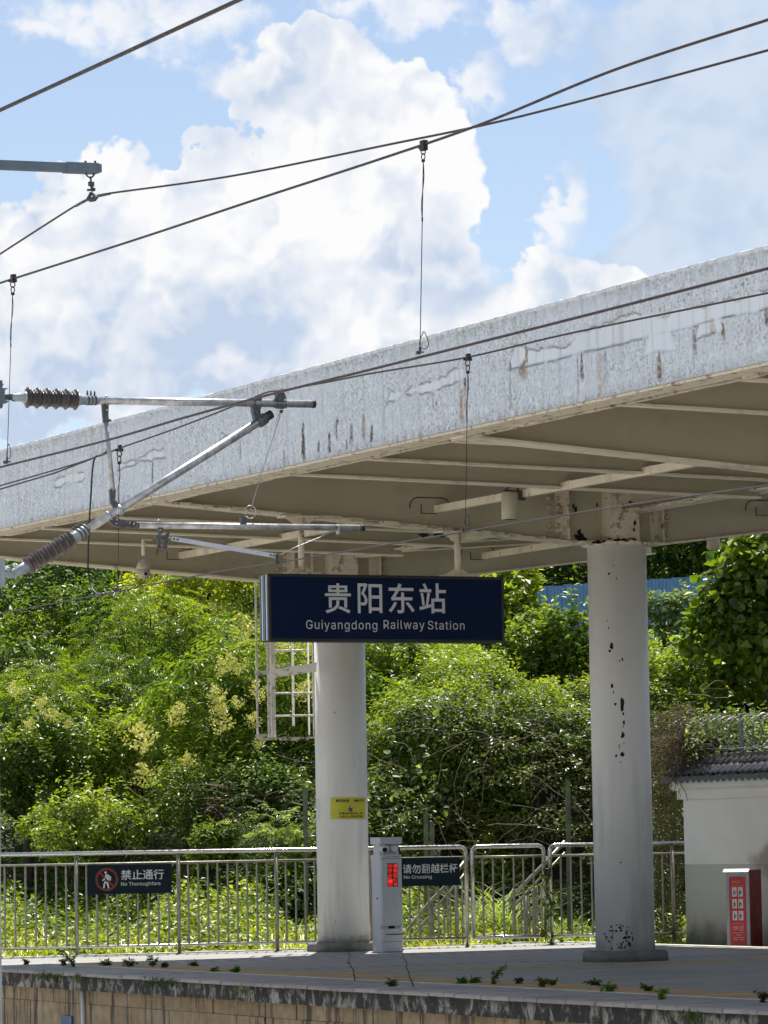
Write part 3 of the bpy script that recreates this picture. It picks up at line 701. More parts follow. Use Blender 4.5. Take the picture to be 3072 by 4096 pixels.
for (x, y, a, b_) in [(2540, 2090, 5, 12), (2536, 2118, 4, 8), (2388, 2020, 4, 9), (2520, 2008, 6, 5)]:
    pp = blotch(x, y, a, b_, lambda X, Y_: on_t(X, Y_, C2[1] - 0.216)); mb.add(pp, [tuple(range(len(pp)))])
mb.build('rust_hole', M['black'], canopy)['kind'] = 'stuff'
# conduits running along the canopy through the girder webs, with clamps
for (pp, zz, tr) in ((18.5, 4.60, 20.0), (22.45, 4.66, 20.0)):
    for (ta, tb) in (((C1[1] - 0.05), C2[1] + 0.35), (C2[1] - 0.05, C3[1] + 0.3), (C3[1] - 0.05, tr)):
        mb = MB(); mb.bar((pp, ta, zz), (pp, tb, zz), 0.05, 0.075); o_ = mb.build('conduit', M['beige'], canopy)
        mb = MB(); t_ = ta - 0.5
        while t_ > tb: mb.box((pp - 0.028, t_, zz - 0.041), (pp + 0.028, t_ + 0.035, zz + 0.041)); t_ -= 0.78
        sub(mb, 'clip', M['rusty'], o_)
# oblong sleeve rings where a conduit meets a girder web
for (pp, zz, tg) in ((18.5, 4.60, C2[1]), (18.5, 4.60, C1[1]), (22.45, 4.66, C1[1]), (22.45, 4.66, C2[1])):
    mb = MB()
    ring = lambda a_, b_, r_: mb.tube([(pp - 0.05 + a_ * (1 if math.cos(q_) > 0 else -1) + b_ * math.cos(q_), tg - 0.014, zz + 0.02 + b_ * math.sin(q_)) for q_ in np.linspace(-0.15, math.pi + 0.15, 16)], r_, 5)
    ring(0.13, 0.10, 0.006)
    mb.box((pp - 0.15, tg - 0.018, zz - 0.045), (pp + 0.02, tg - 0.011, zz - 0.037)); mb.box((pp - 0.155, tg - 0.018, zz - 0.045), (pp - 0.148, tg - 0.011, zz + 0.05))
    mb.build('sleeve_ring', M['rust'], canopy)
# rear edge beam, seen low behind the right column
mb = MB(); mb.box((24.0, TR, 4.64), (24.06, C2[1] + 2.0, 4.70)); mb.build('rear_batten', M['rusty'], canopy)

# ================================================================== columns
def on_cyl(x, y, c, r):
    d = rayT(x, y); o = toT(CAM); ox, oy = o.x - c[0], o.y - c[1]
    A = d.x**2 + d.y**2; B = 2 * (ox * d.x + oy * d.y); C_ = ox**2 + oy**2 - r*r
    D = B*B - 4*A*C_
    s_ = (-B - math.sqrt(max(0, D))) / (2*A); return o + d * s_
CR = 0.305
def column(c, label):
    k = thing('canopy_column', label, 'column', (c[0], c[1], 0), 'round columns carrying the canopy')
    mb = MB(); mb.lathe((c[0], c[1], 0.1), (0, 0, 1), [(0, CR), (4.175, CR)], 48); sh = mb.build('shaft', M['column'], k)
    mb = MB(); mb.lathe((c[0], c[1], 0.0), (0, 0, 1), [(0, 0.445), (0.085, 0.44), (0.105, 0.425)], 14); mb.build('plinth', M['plinth'], k)
    mb = MB(); mb.lathe((c[0], c[1], 4.262), (0, 0, 1), [(0, 0.34), (0.028, 0.345)], 24)
    for i in range(26):
        a = rnd.uniform(0, 6.28); mb.cbox((c[0] + 0.34 * math.cos(a), c[1] + 0.34 * math.sin(a), 4.28), (0.02, 0.02, rnd.uniform(0.008, 0.025)), Matrix.Rotation(a, 3, 'Z'))
    mb.build('collar', M['rusty'], k)
    mb = MB(); mb.box((c[0] - 0.17, c[1] - 0.19, 4.303), (c[0] + 0.17, c[1] + 0.17, 5.0)); mb.build('head', M['rusty'], k)
    return k, sh
k1, s1 = column(C1, 'left white canopy column with a yellow warning sticker and white ladder frame beside it')
k2, s2 = column(C2, 'right white canopy column with dark peeled paint spots, in front of the gate end of the fence')
column(C3, 'white canopy column just outside the right edge of the view')
def chips(c, lst, name, par, mat):
    mb = MB()
    for (x, y, a, b_) in lst:
        pp = blotch(x, y, a, b_, lambda X, Y_: on_cyl(X, Y_, c, CR + 0.0015), 9, 0.35)
        n = len(pp); cc = sum(pp, Vector()) / n
        dv = Vector((cc.x - c[0], cc.y - c[1], 0)); rr = dv.length; cc = Vector((c[0] + dv.x * (CR + 0.003) / rr, c[1] + dv.y * (CR + 0.003) / rr, cc.z))
        mb.add(pp + [cc], [(i, (i + 1) % n, n) for i in range(n)])
    return mb.build(name, mat, par)
ls = []
for (x, y, a, b_) in [(702,250,4,4),(675,302,6,8),(720,330,4,8),(663,592,3,4),(671,637,3,8),(692,750,12,18),(679,780,8,12),(740,840,4,5),(757,832,5,11),(694,995,8,15),
                      (702,1035,3,11),(714,1108,8,9),(757,1100,9,34),(757,1135,11,26),(763,1168,6,10),(767,1222,6,13),(762,1248,3,8),(760,1300,10,18),(767,1350,3,4)]:
    ls.append((2000 + x * .6462, 2100 + y * .6462, a * .68, b_ * .66))
ls += [(2465, 3023, 4, 6), (2490, 3018, 8, 9), (2482, 3050, 3, 3), (2482, 2460 + 990, 4, 3), (2477, 2985, 1.5, 15)]
for i in range(58):
    a = rnd.uniform(0, 2 * math.pi); rr = rnd.choice((0.55, 0.8, 0.95, 1.0)) * rnd.uniform(0.85, 1.05)
    x = 2479 + math.cos(a) * 60 * rr; y = 3750 + math.sin(a) * 52 * rr
    if y < 3797: ls.append((x, y, rnd.uniform(1.5, 5.5), rnd.uniform(1.5, 5)))
ls += [(2500, 3752, 9, 6), (2516, 3748, 7, 5), (2492, 3769, 5, 4), (2517, 3775, 6, 6), (2482, 3713, 6, 4)]
chips(C2, ls, 'peeled_paint', k2, M['black'])
chips(C1, [(1343, 3686, 3, 2), (1338, 2850, 2, 4)], 'peeled_paint', k1, M['rust'])

# ================================================================== lettering
FONT = None
try:
    import os
    FONT = bpy.data.fonts.load(os.path.join(bpy.utils.system_resource('DATAFILES', path='fonts'), 'Inter.woff2'))
except Exception: FONT = None
def text_verts(body, bold=0.0, space=1.0):
    cu = bpy.data.curves.new('txt', 'FONT'); cu.body = body
    if FONT and body.isascii(): cu.font = FONT
    cu.offset = bold; cu.resolution_u = 3; cu.space_character = space
    ob = bpy.data.objects.new('txt', cu); COL.objects.link(ob)
    dg = bpy.context.evaluated_depsgraph_get(); dg.update()
    me = bpy.data.meshes.new_from_object(ob.evaluated_get(dg))
    v = [(a.co.x, a.co.y) for a in me.vertices]; f = [tuple(p.vertices) for p in me.polygons]
    bpy.data.objects.remove(ob); bpy.data.curves.remove(cu); bpy.data.meshes.remove(me)
    return v, f
def put_text(mb, body, fn, u0, u1, v0, v1, bold=0.0, space=1.0):
    """fit the words into the rectangle u0..u1, v0..v1 of the surface fn(u, v)"""
    v, f = text_verts(body, bold, space)
    if not v: return
    xs = [a[0] for a in v]; ys = [a[1] for a in v]; x0, x1, y0, y1 = min(xs), max(xs), min(ys), max(ys)
    mb.add([fn(u0 + (a[0]-x0)/(x1-x0)*(u1-u0), v0 + (a[1]-y0)/(y1-y0)*(v1-v0)) for a in v], f)
# ================================================================== station sign
ST_ = 36.20                    # its front face
def sg(x, y): q_ = on_t(x, y, ST_); return q_.x, q_.z
pL, zT = sg(1071, 2294); pR, _ = sg(2012, 2302); _, zB = sg(1540, 2568)
sign = thing('station_sign', 'navy station name board with white lettering hanging under the canopy', 'station sign', (pL, ST_, zB))
mb = MB(); mb.box((pL + 0.006, ST_ + 0.004, zB + 0.006), (pR - 0.006, ST_ + 0.19, zT - 0.006)); mb.build('case', M['sign_side'], sign)
mb = MB(); mb.box((pL + 0.028, ST_ - 0.002, zB + 0.028), (pR - 0.028, ST_ + 0.003, zT - 0.028)); mb.build('face', M['navy'], sign)
mb = MB()
for a, b_ in (((pL, zB), (pR, zB + 0.028)), ((pL, zT - 0.028), (pR, zT)), ((pL, zB + 0.028), (pL + 0.028, zT - 0.028)), ((pR - 0.028, zB + 0.028), (pR, zT - 0.028))):
    mb.box((a[0], ST_ - 0.010, a[1]), (b_[0], ST_ + 0.012, b_[1]))
mb.box((pL, ST_ + 0.18, zB), (pR, ST_ + 0.2, zB + 0.03)); mb.box((pL, ST_ + 0.18, zT - 0.03), (pR, ST_ + 0.2, zT))
mb.build('frame', M['sign_frame'], sign)
for d_ in (0.02, 0.07, 0.12, 0.165):
    mb = MB(); mb.box((pL - 0.006, ST_ + d_, zB + 0.01), (pL + 0.006, ST_ + d_ + 0.025, zT - 0.01)); mb.build('side_ridge', M['alu' if d_ in (0.02, 0.12) else 'sign_side'], sign)
fn = lambda u, v: (u, ST_ - 0.0045, v)
def rect(x0, y0, x1, y1): a = sg(x0, y1); b_ = sg(x1, y0); return a[0], b_[0], a[1], b_[1]
for ch, (x0, x1) in zip('贵阳东站', ((1300, 1402), (1431, 1527), (1554, 1656), (1677, 1782))):
    mb = MB(); u0, u1, v0, v1 = rect(x0, 2334, x1, 2453); put_text(mb, ch, fn, u0, u1, v0, v1, 0.012); mb.build('character', M['letter'], sign)
mb = MB()
for wd_, (x0, x1, y0, y1) in (('Guiyangdong', (1224, 1508, 2482, 2526)), ('Railway', (1534, 1697, 2481, 2525)), ('Station', (1711, 1857, 2484, 2518))):
    u0, u1, v0, v1 = rect(x0, y0, x1, y1); put_text(mb, wd_, fn, u0, u1, v0, v1, 0.0, 1.10)
    mb.build('english_word', M['letter'], sign); mb = MB()
for (x, yt) in ((1203, 2055), (1829, 2138)):
    q_ = on_t(x, yt, ST_ + 0.12); p_ = q_.x; zt = 4.60 + (p_ - PE - 0.2) * (4.289 - 4.609) / (C2[0] - 0.7 - PE) - 0.005
    mb = MB(); mb.tube([(p_, ST_ + 0.12, zT + 0.02), (p_, ST_ + 0.12, zt)], 0.033, 14)
    mb.box((p_ - 0.18, ST_ + 0.03, zT), (p_ + 0.18, ST_ + 0.19, zT + 0.022)); mb.box((p_ - 0.2, ST_ + 0.05, zt - 0.012), (p_ + 0.2, ST_ + 0.25, zt + 0.004))
    for s_ in (-1, 1):
        mb.prism([(p_ + s_ * 0.04, ST_ + 0.115, zT + 0.022), (p_ + s_ * 0.15, ST_ + 0.115, zT + 0.022), (p_ + s_ * 0.04, ST_ + 0.115, zT + 0.085)], (0, 0.012, 0))
        mb.prism([(p_ + s_ * 0.04, ST_ + 0.115, zt - 0.012), (p_ + s_ * 0.17, ST_ + 0.115, zt - 0.012), (p_ + s_ * 0.04, ST_ + 0.115, zt - 0.10)], (0, 0.012, 0))
    mb.build('hanger', M['beige'] if x > 1500 else M['rusty'], sign)

# warning sticker on the left column (bent round the shaft)
stk = thing('warning_sticker', 'yellow high voltage warning sticker wrapped on the left column', 'sticker', (C1[0], C1[1], 1.55))
def cyl_fn(off):
    return lambda u, v: on_cyl_r(u, v, off)
def on_cyl_r(x, y, off):
    q_ = on_cyl(x, y, C1, CR); dv = Vector((q_.x - C1[0], q_.y - C1[1], 0)); dv *= (CR + off) / dv.length
    return (C1[0] + dv.x, C1[1] + dv.y, q_.z)
def cyl_rect(mb, x0, x1, y0, y1, off, n=14):
    vs_ = []; 
    for i in range(n + 1):
        x = x0 + (x1 - x0) * i / n; vs_ += [on_cyl_r(x, y1, off), on_cyl_r(x, y0, off)]
    mb.add(vs_, [(2*i, 2*i+2, 2*i+3, 2*i+1) for i in range(n)])
mb = MB(); cyl_rect(mb, 1322, 1462, 3190, 3277, 0.003); mb.build('sheet', M['yellow'], stk)
mb = MB()
for body, x0, x1, y0, y1 in (('高压危险', 1343, 1398, 3197, 3209), ('请勿攀登', 1416, 1455, 3197, 3209), ('注意与接触网保持', 1355, 1450, 3249, 3259), ('２米以上安全距离', 1355, 1450, 3261, 3271)):
    put_text(mb, body, lambda u, v: on_cyl_r(u, v, 0.005), x0, x1, y1, y0, 0.03); mb.build('print_line', M['ink'], stk); mb = MB()
put_text(mb, '↯', lambda u, v: on_cyl_r(u, v, 0.0052), 1392, 1414, 3247, 3224, 0.03)
mb.build('symbol', M['ink'], stk)
mb = MB(); vs_ = [on_cyl_r(1403 + math.cos(a) * 9, 3233 + math.sin(a) * 9, 0.0045) for a in np.linspace(0, 2 * math.pi, 14)[:-1]]; mb.add(vs_, [tuple(range(13))]); mb.build('emblem_disc', M['white_print'], stk)
mb = MB(); cyl_rect(mb, 1265, 1281, 3196, 3282, 0.004, 4)
tag(mb.build('paper_notice', M['kiosk_cam'], None, (C1[0], C1[1], 1.5)), 'narrow white paper notice curling round the left side of the left column', 'notice')

# ================================================================== ladder frame beside the left column
LT = 43.05
lad = thing('ladder_frame', 'white rusted steel ladder frame hanging beside the left column under the station sign', 'ladder', tuple(on_t(1100, 2960, LT)))
def lp(x, y, dt=0.0): return on_t(x, y, LT + dt)
def flat(name, pts, w_, th, mat='white_paint', dt=0.0, par=lad):
    mb = MB()
    for a, b_ in zip(pts[:-1], pts[1:]): mb.bar(lp(*a, dt), lp(*b_, dt), w_, th, up=(0, 1, 0) if abs(a[0]-b_[0]) < abs(a[1]-b_[1]) else (0, 0, 1))
    return mb.build(name, M[mat], par)
flat('hoop_strip', [(1020, 2200), (1031, 2958)], 0.022, 0.012)
mb = MB(); a = lp(1067, 2180); b_ = lp(1078, 2955); mb.bar(a, b_, 0.036, 0.012, up=(0, 1, 0)); a = lp(1084, 2180, .02); b_ = lp(1095, 2957, .02); mb.bar(a, b_, 0.058, 0.012, up=(0, 1, 0)); mb.build('stile', M['white_paint'], lad)
flat('hoop_strip', [(1165, 2200), (1174, 2904)], 0.030, 0.01, dt=0.35)
flat('hoop_strip', [(1226, 2200), (1237, 2941)], 0.020, 0.01, dt=0.3)
flat('stile', [(1247, 2200), (1257, 2945)], 0.018, 0.02, 'beige', dt=-0.1)
mb = MB(); a = [lp(1076, 2679, -.03), lp(1266, 2650, -.36), lp(1266, 2687, -.36), lp(1076, 2713, -.03)]; mb.prism(a, (0.004, 0.02, 0)); mb.bar(lp(1020, 2693, -.02), lp(1074, 2690, -.02), 0.012, 0.052); mb.build('wall_strap', M['white_paint'], lad)
for (x0, x1, y) in ((1092, 1231, 2602), (1097, 1251, 2772), (1100, 1251, 2863), (1090, 1231, 2440), (1090, 1231, 2330)):
    mb = MB(); mb.tube([lp(x0, y + 1), lp(x1, y - 1)], 0.012, 8); mb.build('rung', M['white_paint'], lad)
mb = MB(); mb.bar(lp(1022, 2956, -.02), lp(1256, 2950, -.02), 0.05, 0.022); mb.bar(lp(1024, 2943, -.03), lp(1068, 2941, -.03), 0.012, 0.03)
for i in range(14):
    x = rnd.uniform(1070, 1250); mb.cbox(lp(x, 2956 + rnd.uniform(-6, 4), -.045), (rnd.uniform(.01, .03), .01, rnd.uniform(.004, .014)))
mb.build('bottom_bar', M['rusty'], lad)

# ================================================================== lamp and cameras under the canopy
a = on_p(2040, 2078, 18.35); b_ = on_p(2040, 1968, 18.35)
lamp = thing('downlight', 'cream cylindrical lamp hanging from the front conduit under the canopy', 'lamp', (a.x, a.y, b_.z))
mb = MB(); mb.lathe((a.x, a.y, a.z), (0, 0, 1), [(0, 0.078), (0.006, 0.082), (b_.z - a.z - 0.01, 0.082), (b_.z - a.z, 0.07)], 24); mb.build('housing', M['lamp_white'], lamp)
mb = MB(); mb.box((a.x - 0.06, a.y - 0.03, b_.z), (a.x + 0.09, a.y + 0.03, b_.z + 0.02)); mb.box((a.x + 0.06, a.y - 0.03, b_.z - 0.08), (a.x + 0.16, a.y - 0.01, b_.z + 0.01))
mb.tube([(a.x - 0.05, a.y, b_.z + 0.02), (a.x, a.y, b_.z + 0.05), (a.x + 0.07, a.y, b_.z + 0.06), (a.x + 0.12, a.y, b_.z)], 0.008, 6); mb.build('bracket', M['iron'], lamp)
mb = MB(); mb.lathe((a.x, a.y, a.z - 0.002), (0, 0, 1), [(0, 0.066), (0.004, 0.066)], 20); mb.build('glass', M['kiosk_dark'], lamp)
a = on_p(2853, 2196, 23.9); b_ = on_p(2853, 2160, 23.9)
lamp2 = thing('downlight', 'short cream cylindrical lamp at the rear conduit behind the right column', 'lamp', (a.x, a.y, b_.z))
mb = MB(); mb.lathe((a.x, a.y, a.z), (0, 0, 1), [(0, 0.075), (b_.z - a.z + 0.05, 0.075)], 20); mb.build('housing', M['lamp_white'], lamp2)
# dome camera
pc_ = on_t(574, 2230, 40.15)
cm = thing('dome_camera', 'cream dome surveillance camera on a drop pipe under the left of the canopy', 'camera', tuple(pc_))
R_ = 0.078
mb = MB(); zt = on_t(578, 2158, 40.15).z; mb.tube([(pc_.x, pc_.y, pc_.z + 0.02), (pc_.x, pc_.y, zt)], 0.020, 12); mb.box((pc_.x - 0.01, pc_.y - 0.01, zt - 0.01), (pc_.x + 0.1, pc_.y + 0.02, zt + 0.004)); mb.build('drop_pipe', M['beige'], cm)
zc = on_t(574, 2276, 40.15).z
mb = MB(); mb.lathe((pc_.x, pc_.y, zc), (0, 0, 1), [(-0.002, R_ * 0.96), (0.0, R_), (0.035, R_ * 0.98), (0.06, R_ * 0.85), (0.085, R_ * 0.62), (0.105, 0.03), (0.11, 0.022)], 24); mb.build('hood', M['dome'], cm)
mb = MB(); mb.lathe((pc_.x, pc_.y, zc - 0.108), (0, 0, 1), [(0, 0.02), (0.008, R_ * .5), (0.03, R_ * .78), (0.06, R_ * .9), (0.105, R_ * 0.93)], 24)
mb.build('ball', M['dome'], cm)
vw = (toT(CAM) - Vector((pc_.x, pc_.y, zc))).normalized()
lc = Vector((pc_.x, pc_.y, zc - 0.052)) + vw * 0.060 + Vector((0.022, -0.006, 0))
mb = MB(); mb.lathe(lc, vw, [(0, 0.030), (0.016, 0.030)], 16); mb.build('lens_shroud', M['dome'], cm)
mb = MB(); mb.lathe(lc + vw * 0.016, vw, [(0, 0.019), (0.003, 0.018)], 16); mb.build('lens', M['black'], cm)

# ================================================================== fence of stainless tubes
FA = on_z(306, 3825); FB = on_z(2693, 3766); FD = (FB - FA).normalized(); FN = Vector((-FD.y, FD.x, 0))
def on_f(x, off=0.0, z=0.0):    # the fence line under photo column x
    d = rayT(x, 3600); o = toT(CAM); P0 = FA + FN * off
    s_ = (P0 - o).dot(FN) / d.dot(FN); q_ = o + d * s_; return Vector((q_.x, q_.y, z))
ZR, ZM, ZL = 1.188, 1.064, 0.105
def fence(name, label, x0, x1, posts, gate=False, cat='fence', rl=False, rr=False, zoff=0.0):
    a = on_f(x0); b_ = on_f(x1)
    th_ = thing(name, label, cat, (a.x, a.y, 0))
    up = lambda v, z: Vector((v.x, v.y, z))
    rc = 0.07
    def corner(v, sgn, z):     # quarter bend down into the end post
        return [v + FD * sgn * rc * (1 - math.sin(q_)) * 1.0 + Vector((0, 0, z - rc * (1 - math.cos(q_)) - 0)) for q_ in (0,)]
    pts = []
    if rl: pts += [up(a, 0.0 if not gate else ZL), up(a, ZR - rc)] + [a + FD * rc * (1 - math.cos(q_)) + Vector((0, 0, ZR - rc + rc * math.sin(q_))) for q_ in (0.5, 1.0)] + [up(a + FD * rc, ZR)]
    else: pts += [up(a, ZR)]
    if rr: pts += [up(b_ - FD * rc, ZR)] + [b_ - FD * rc * (1 - math.cos(q_)) + Vector((0, 0, ZR - rc + rc * math.sin(q_))) for q_ in (1.0, 0.5)] + [up(b_, ZR - rc), up(b_, 0.0 if not gate else ZL)]
    else: pts += [up(b_, ZR)]
    mb = MB(); mb.tube(pts, 0.026, 12); mb.build('top_rail', M['steel'], th_)
    mb = MB(); mb.tube([up(a, ZM), up(b_, ZM)], 0.014, 8); mb.build('middle_rail', M['steel_dull'], th_)
    mb = MB(); mb.tube([up(a, ZL), up(b_, ZL)], 0.022 if gate else 0.016, 8); mb.build('bottom_rail', M['steel'], th_)
    ps = [on_f(x) for x in posts]
    if ps:
        its = [(p_.x, p_.y, 0.0) for p_ in ps]
        pieces('post', M['steel_dull'], th_, its, lambda m2: (m2.tube([(0, 0, 0.0), (0, 0, ZR - 0.02)], 0.023, 10), m2.tube([(0, 0, 0), (0, 0, 0.012)], 0.05, 10)))
    allp = sorted([a] + ps + [b_], key=lambda v: (v - FA).dot(FD)); its = []
    for u_, v_ in zip(allp[:-1], allp[1:]):
        L = (v_ - u_).length
        if L < 0.12: continue
        n = max(1, round(L / 0.122)) 
        for i in range(1, n): q_ = u_ + (v_ - u_) * (i / n); its.append((q_.x, q_.y, 0.0, (rnd.uniform(-.004, .004), rnd.uniform(-.004, .004), 0)))
    if its: pieces('baluster', M['steel_dull'], th_, its, lambda m2: m2.tube([(0, 0, ZL), (0, 0, ZM)], 0.0125, 7, cap=False))
    return th_
fence('station_fence', 'long stainless steel tube fence behind the left column, left of the gate', -420, 1866, (-104, 306, 715, 1107, 1487, ), rr=True)
gate = fence('fence_gate', 'stainless steel tube gate between the two fence lengths, left of the right column', 1892, 2178, (), gate=True, rl=True, rr=True, cat='gate')
fence('station_fence', 'short stainless steel tube fence from the gate to the white wall', 2203, 2745, (2410, 2693), rl=True)
# black lock cover on the gate
q_ = on_f(2190, -0.03, 0.83)
lock = thing('gate_lock_cover', 'black cover tied over the lock between gate and right fence', 'lock cover', tuple(q_))
mb = MB(); mb.add([q_ + FD * a + FN * b_ + Vector((0, 0, c_)) for a, b_, c_ in ((-.045, -.03, .07), (.045, -.03, .07), (.045, .03, .07), (-.045, .03, .07), (-.03, -.025, -.05), (.03, -.025, -.05), (.03, .025, -.05), (-.03, .025, -.05))],
               [(0, 1, 2, 3), (4, 7, 6, 5), (0, 4, 5, 1), (1, 5, 6, 2), (2, 6, 7, 3), (3, 7, 4, 0)]); mb.build('cover', M['rubber'], lock)
mb = MB(); mb.tube([q_ + FD * .05 * math.cos(a) + FN * .035 * math.sin(a) + Vector((0, 0, .075)) for a in np.linspace(0, 6.28, 13)], 0.007, 6); mb.build('tie', M['iron'], lock)

# plates on the fence
def plate(name, label, x0, x1, y0l, y1l):
    a = on_f(x0, -0.035); b_ = on_f(x1, -0.035)
    sc = lambda y, x: on_plane_z(x, y)
    return a, b_
def on_fz(x, y, off=-0.035):
    d = rayT(x, y); o = toT(CAM); P0 = FA + FN * off; s_ = (P0 - o).dot(FN) / d.dot(FN); return o + d * s_
def make_plate(label, q4, texts, ring=None, cat='sign'):
    (xl, ytl), (xr, ytr), ybl, ybr = q4
    tl = on_fz(xl, ytl); tr = on_fz(xr, ytr); bl = on_fz(xl, ybl); br = on_fz(xr, ybr)
    zt_ = (tl.z + tr.z) / 2; zb_ = (bl.z + br.z) / 2
    k = thing('fence_sign', label, cat, (tl.x, tl.y, zb_))
    A = Vector((tl.x, tl.y, 0)); B = Vector((tr.x, tr.y, 0))
    mb = MB(); mb.prism([A + Vector((0, 0, zb_)), B + Vector((0, 0, zb_)), B + Vector((0, 0, zt_)), A + Vector((0, 0, zt_))], FN * 0.012); mb.build('board', M['plate'], k)
    def f2(off): return lambda u, v: tuple(A + (B - A) * u + FN * off + Vector((0, 0, zb_ + (zt_ - zb_) * v)))
    mb = MB()
    for body, u0, u1, v0, v1, bo in texts: put_text(mb, body, f2(-0.003), u0, u1, v0, v1, bo)
    mb.build('lettering', M['letter2'], k)
    return k, f2, (B - A).length, zt_ - zb_
k, f2, W_, H_ = make_plate('dark fence board with a crossed walking figure reading No Thoroughfare, left of the left column',
                           ((350, 3464), (686, 3452), 3580, 3569),
                           [('禁止通行', .395, .905, .475, .82, .012), ('No Thoroughfare', .395, .865, .24, .40, .004)])
def poly2(mb, pts, off, ar): mb.add([f2(off)(0.225 + x * ar, 0.50 + y) for x, y in pts], [tuple(range(len(pts)))])
ar = H_ / W_
mb = MB(); n = 40
ring_o = [(0.40 * math.cos(2*math.pi*i/n), 0.40 * math.sin(2*math.pi*i/n)) for i in range(n)]; ring_i = [(x * .80, y * .80) for x, y in ring_o]
mb.add([f2(-0.003)(0.225 + x * ar, 0.5 + y) for x, y in ring_o + ring_i], [(i, (i+1) % n, n + (i+1) % n, n + i) for i in range(n)])
mb.add([f2(-0.0026)(0.225 + x * ar, 0.5 + y) for x, y in ((-.27, .22), (-.22, .27), (.27, -.22), (.22, -.27))], [(0, 1, 2, 3)])
mb.build('red_ring', M['red_ring'], k)
def cap2(mb, x0, y0, x1, y1, r0, r1, off=-0.0034):
    a = math.atan2(y1 - y0, x1 - x0); pts = [(x0 + r0 * math.cos(a + math.pi/2 + q_), y0 + r0 * math.sin(a + math.pi/2 + q_)) for q_ in np.linspace(0, math.pi, 7)]
    pts += [(x1 + r1 * math.cos(a - math.pi/2 + q_), y1 + r1 * math.sin(a - math.pi/2 + q_)) for q_ in np.linspace(0, math.pi, 7)]; poly2(mb, pts, off, ar)
mb = MB()
cap2(mb, -.035, .235, -.034, .236, .045, .045)
cap2(mb, .0, .12, .055, -.0, .062, .03); cap2(mb, .03, .14, .13, .08, .036, .028); cap2(mb, .13, .08, .12, -.02, .028, .024)
cap2(mb, -.08, .02, -.135, -.03, .028, .024); cap2(mb, -.045, -.08, -.09, -.16, .034, .03); cap2(mb, -.09, -.16, -.10, -.27, .03, .028); cap2(mb, .02, -.12, .06, -.28, .034, .028)
mb.build('walking_figure', M['letter2'], k)
make_plate('dark fence board reading No Crossing, right of the grey kiosk', ((1500, 3436), (1838, 3427), 3548, 3541),
           [('请勿', .325, .535, .45, .78, .010), ('翻', .548, .642, .45, .78, 0.0), ('越栏杆', .655, .975, .45, .78, .010), ('No Crossing', .335, .665, .235, .385, .004)])

# ================================================================== grey kiosk with cameras and red LED text
KA = math.radians(20)
kc = on_Y(1527, 3800, 46.75)
ki = thing('guard_kiosk', 'grey upright terminal with red LED text and two camera eyes beside the left column', 'terminal', (0, 0, 0), rot=False)
ki.location = (kc.x, kc.y, 0); ki.rotation_euler = (0, 0, KA)
W_, D_ = 0.268, 0.30
def rbox(mb, x0, x1, y0, y1, z0, z1, c_=0.02):
    pts = [(x0 + c_, y0, z0), (x1 - c_, y0, z0), (x1, y0 + c_, z0), (x1, y1, z0), (x0, y1, z0), (x0, y0 + c_, z0)]; mb.prism(pts, (0, 0, z1 - z0))
mb = MB(); rbox(mb, 0, W_, 0, D_, 0, 0.265); rbox(mb, 0, W_, 0, D_, 0.30, 0.49 + 0.625)
mb.box((0.0, 0.03, 0.265), (W_, D_, 0.30)); mb.build('body', M['kiosk'], ki)
mb = MB(); rbox(mb, -0.012, W_ + 0.006, -0.012, D_, 1.235, 1.315); mb.box((0.02, 0.07, 1.115), (W_ - 0.02, D_ - 0.02, 1.235)); mb.build('head', M['kiosk'], ki)
def eye(x, y, z, dirx, name='camera_eye'):
    dv = Vector((dirx, -1, -0.25)).normalized(); c_ = Vector((x, y, z))
    mb = MB(); mb.lathe(c_ - dv * 0.065, dv, [(0, 0.02), (0.015, 0.045), (0.045, 0.056), (0.075, 0.055), (0.10, 0.042), (0.11, 0.034)], 18); e_ = mb.build(name, M['kiosk_cam'], ki)
    mb = MB(); mb.lathe(c_ + dv * 0.046, dv, [(0, 0.030), (0.006, 0.024)], 16); l_ = mb.build('lens', M['black'], None, (0, 0, 0)); l_.parent = e_; l_.location = (0, 0, 0); l_.rotation_euler = (0, 0, 0)
eye(0.075, 0.045, 1.18, -0.35); eye(0.205, 0.055, 1.18, 1.3)
mb = MB()
for z_ in (1.065, 0.115, 0.0): mb.box((-0.001 if z_ else 0.03, -0.0015, z_ + 0.001), (W_ - 0.01, 0.01, z_ + 0.005))
mb.box((0.055, -0.002, 0.195), (W_ - 0.005, 0.01, 0.207)); mb.build('panel_joint', M['kiosk_dark'], ki)
mb = MB(); mb.box((0.10, 0.005, 0.268), (0.165, 0.031, 0.298)); mb.build('lower_sensor', M['black'], ki)
mb = MB(); mb.tube([(W_ - 0.02, 0.01, 0.27), (W_ - 0.03, -0.01, 0.285), (W_ - 0.02, 0.0, 0.305)], 0.012, 8); mb.build('side_knob', M['kiosk_cam'], ki)
mb = MB(); mb.box((-0.003, 0.10, 0.60), (0.0, 0.13, 0.625)); mb.build('lock', M['black'], ki)
mb = MB(); mb.box((0.085, -0.003, 0.745), (0.21, 0.002, 1.015)); led = mb.build('led_panel', M['led_off'], ki)
mb = MB(); fl = lambda u, v: (u, -0.0045, v)
for i, ch in enumerate('站台工区一民'):
    put_text(mb, ch, fl, 0.090, 0.145, 1.010 - (i + 1) * 0.0445 + 0.003, 1.010 - i * 0.0445 - 0.003, 0.0)
for i, ch in enumerate('请佩证值守'):
    put_text(mb, ch, fl, 0.156, 0.206, 1.010 - (i + 1) * 0.053 + 0.003, 1.010 - i * 0.053 - 0.003, 0.012)
l_ = mb.build('led_text', M['led'], None, (0, 0, 0)); l_.parent = led; l_.location = (0, 0, 0); l_.rotation_euler = (0, 0, 0)
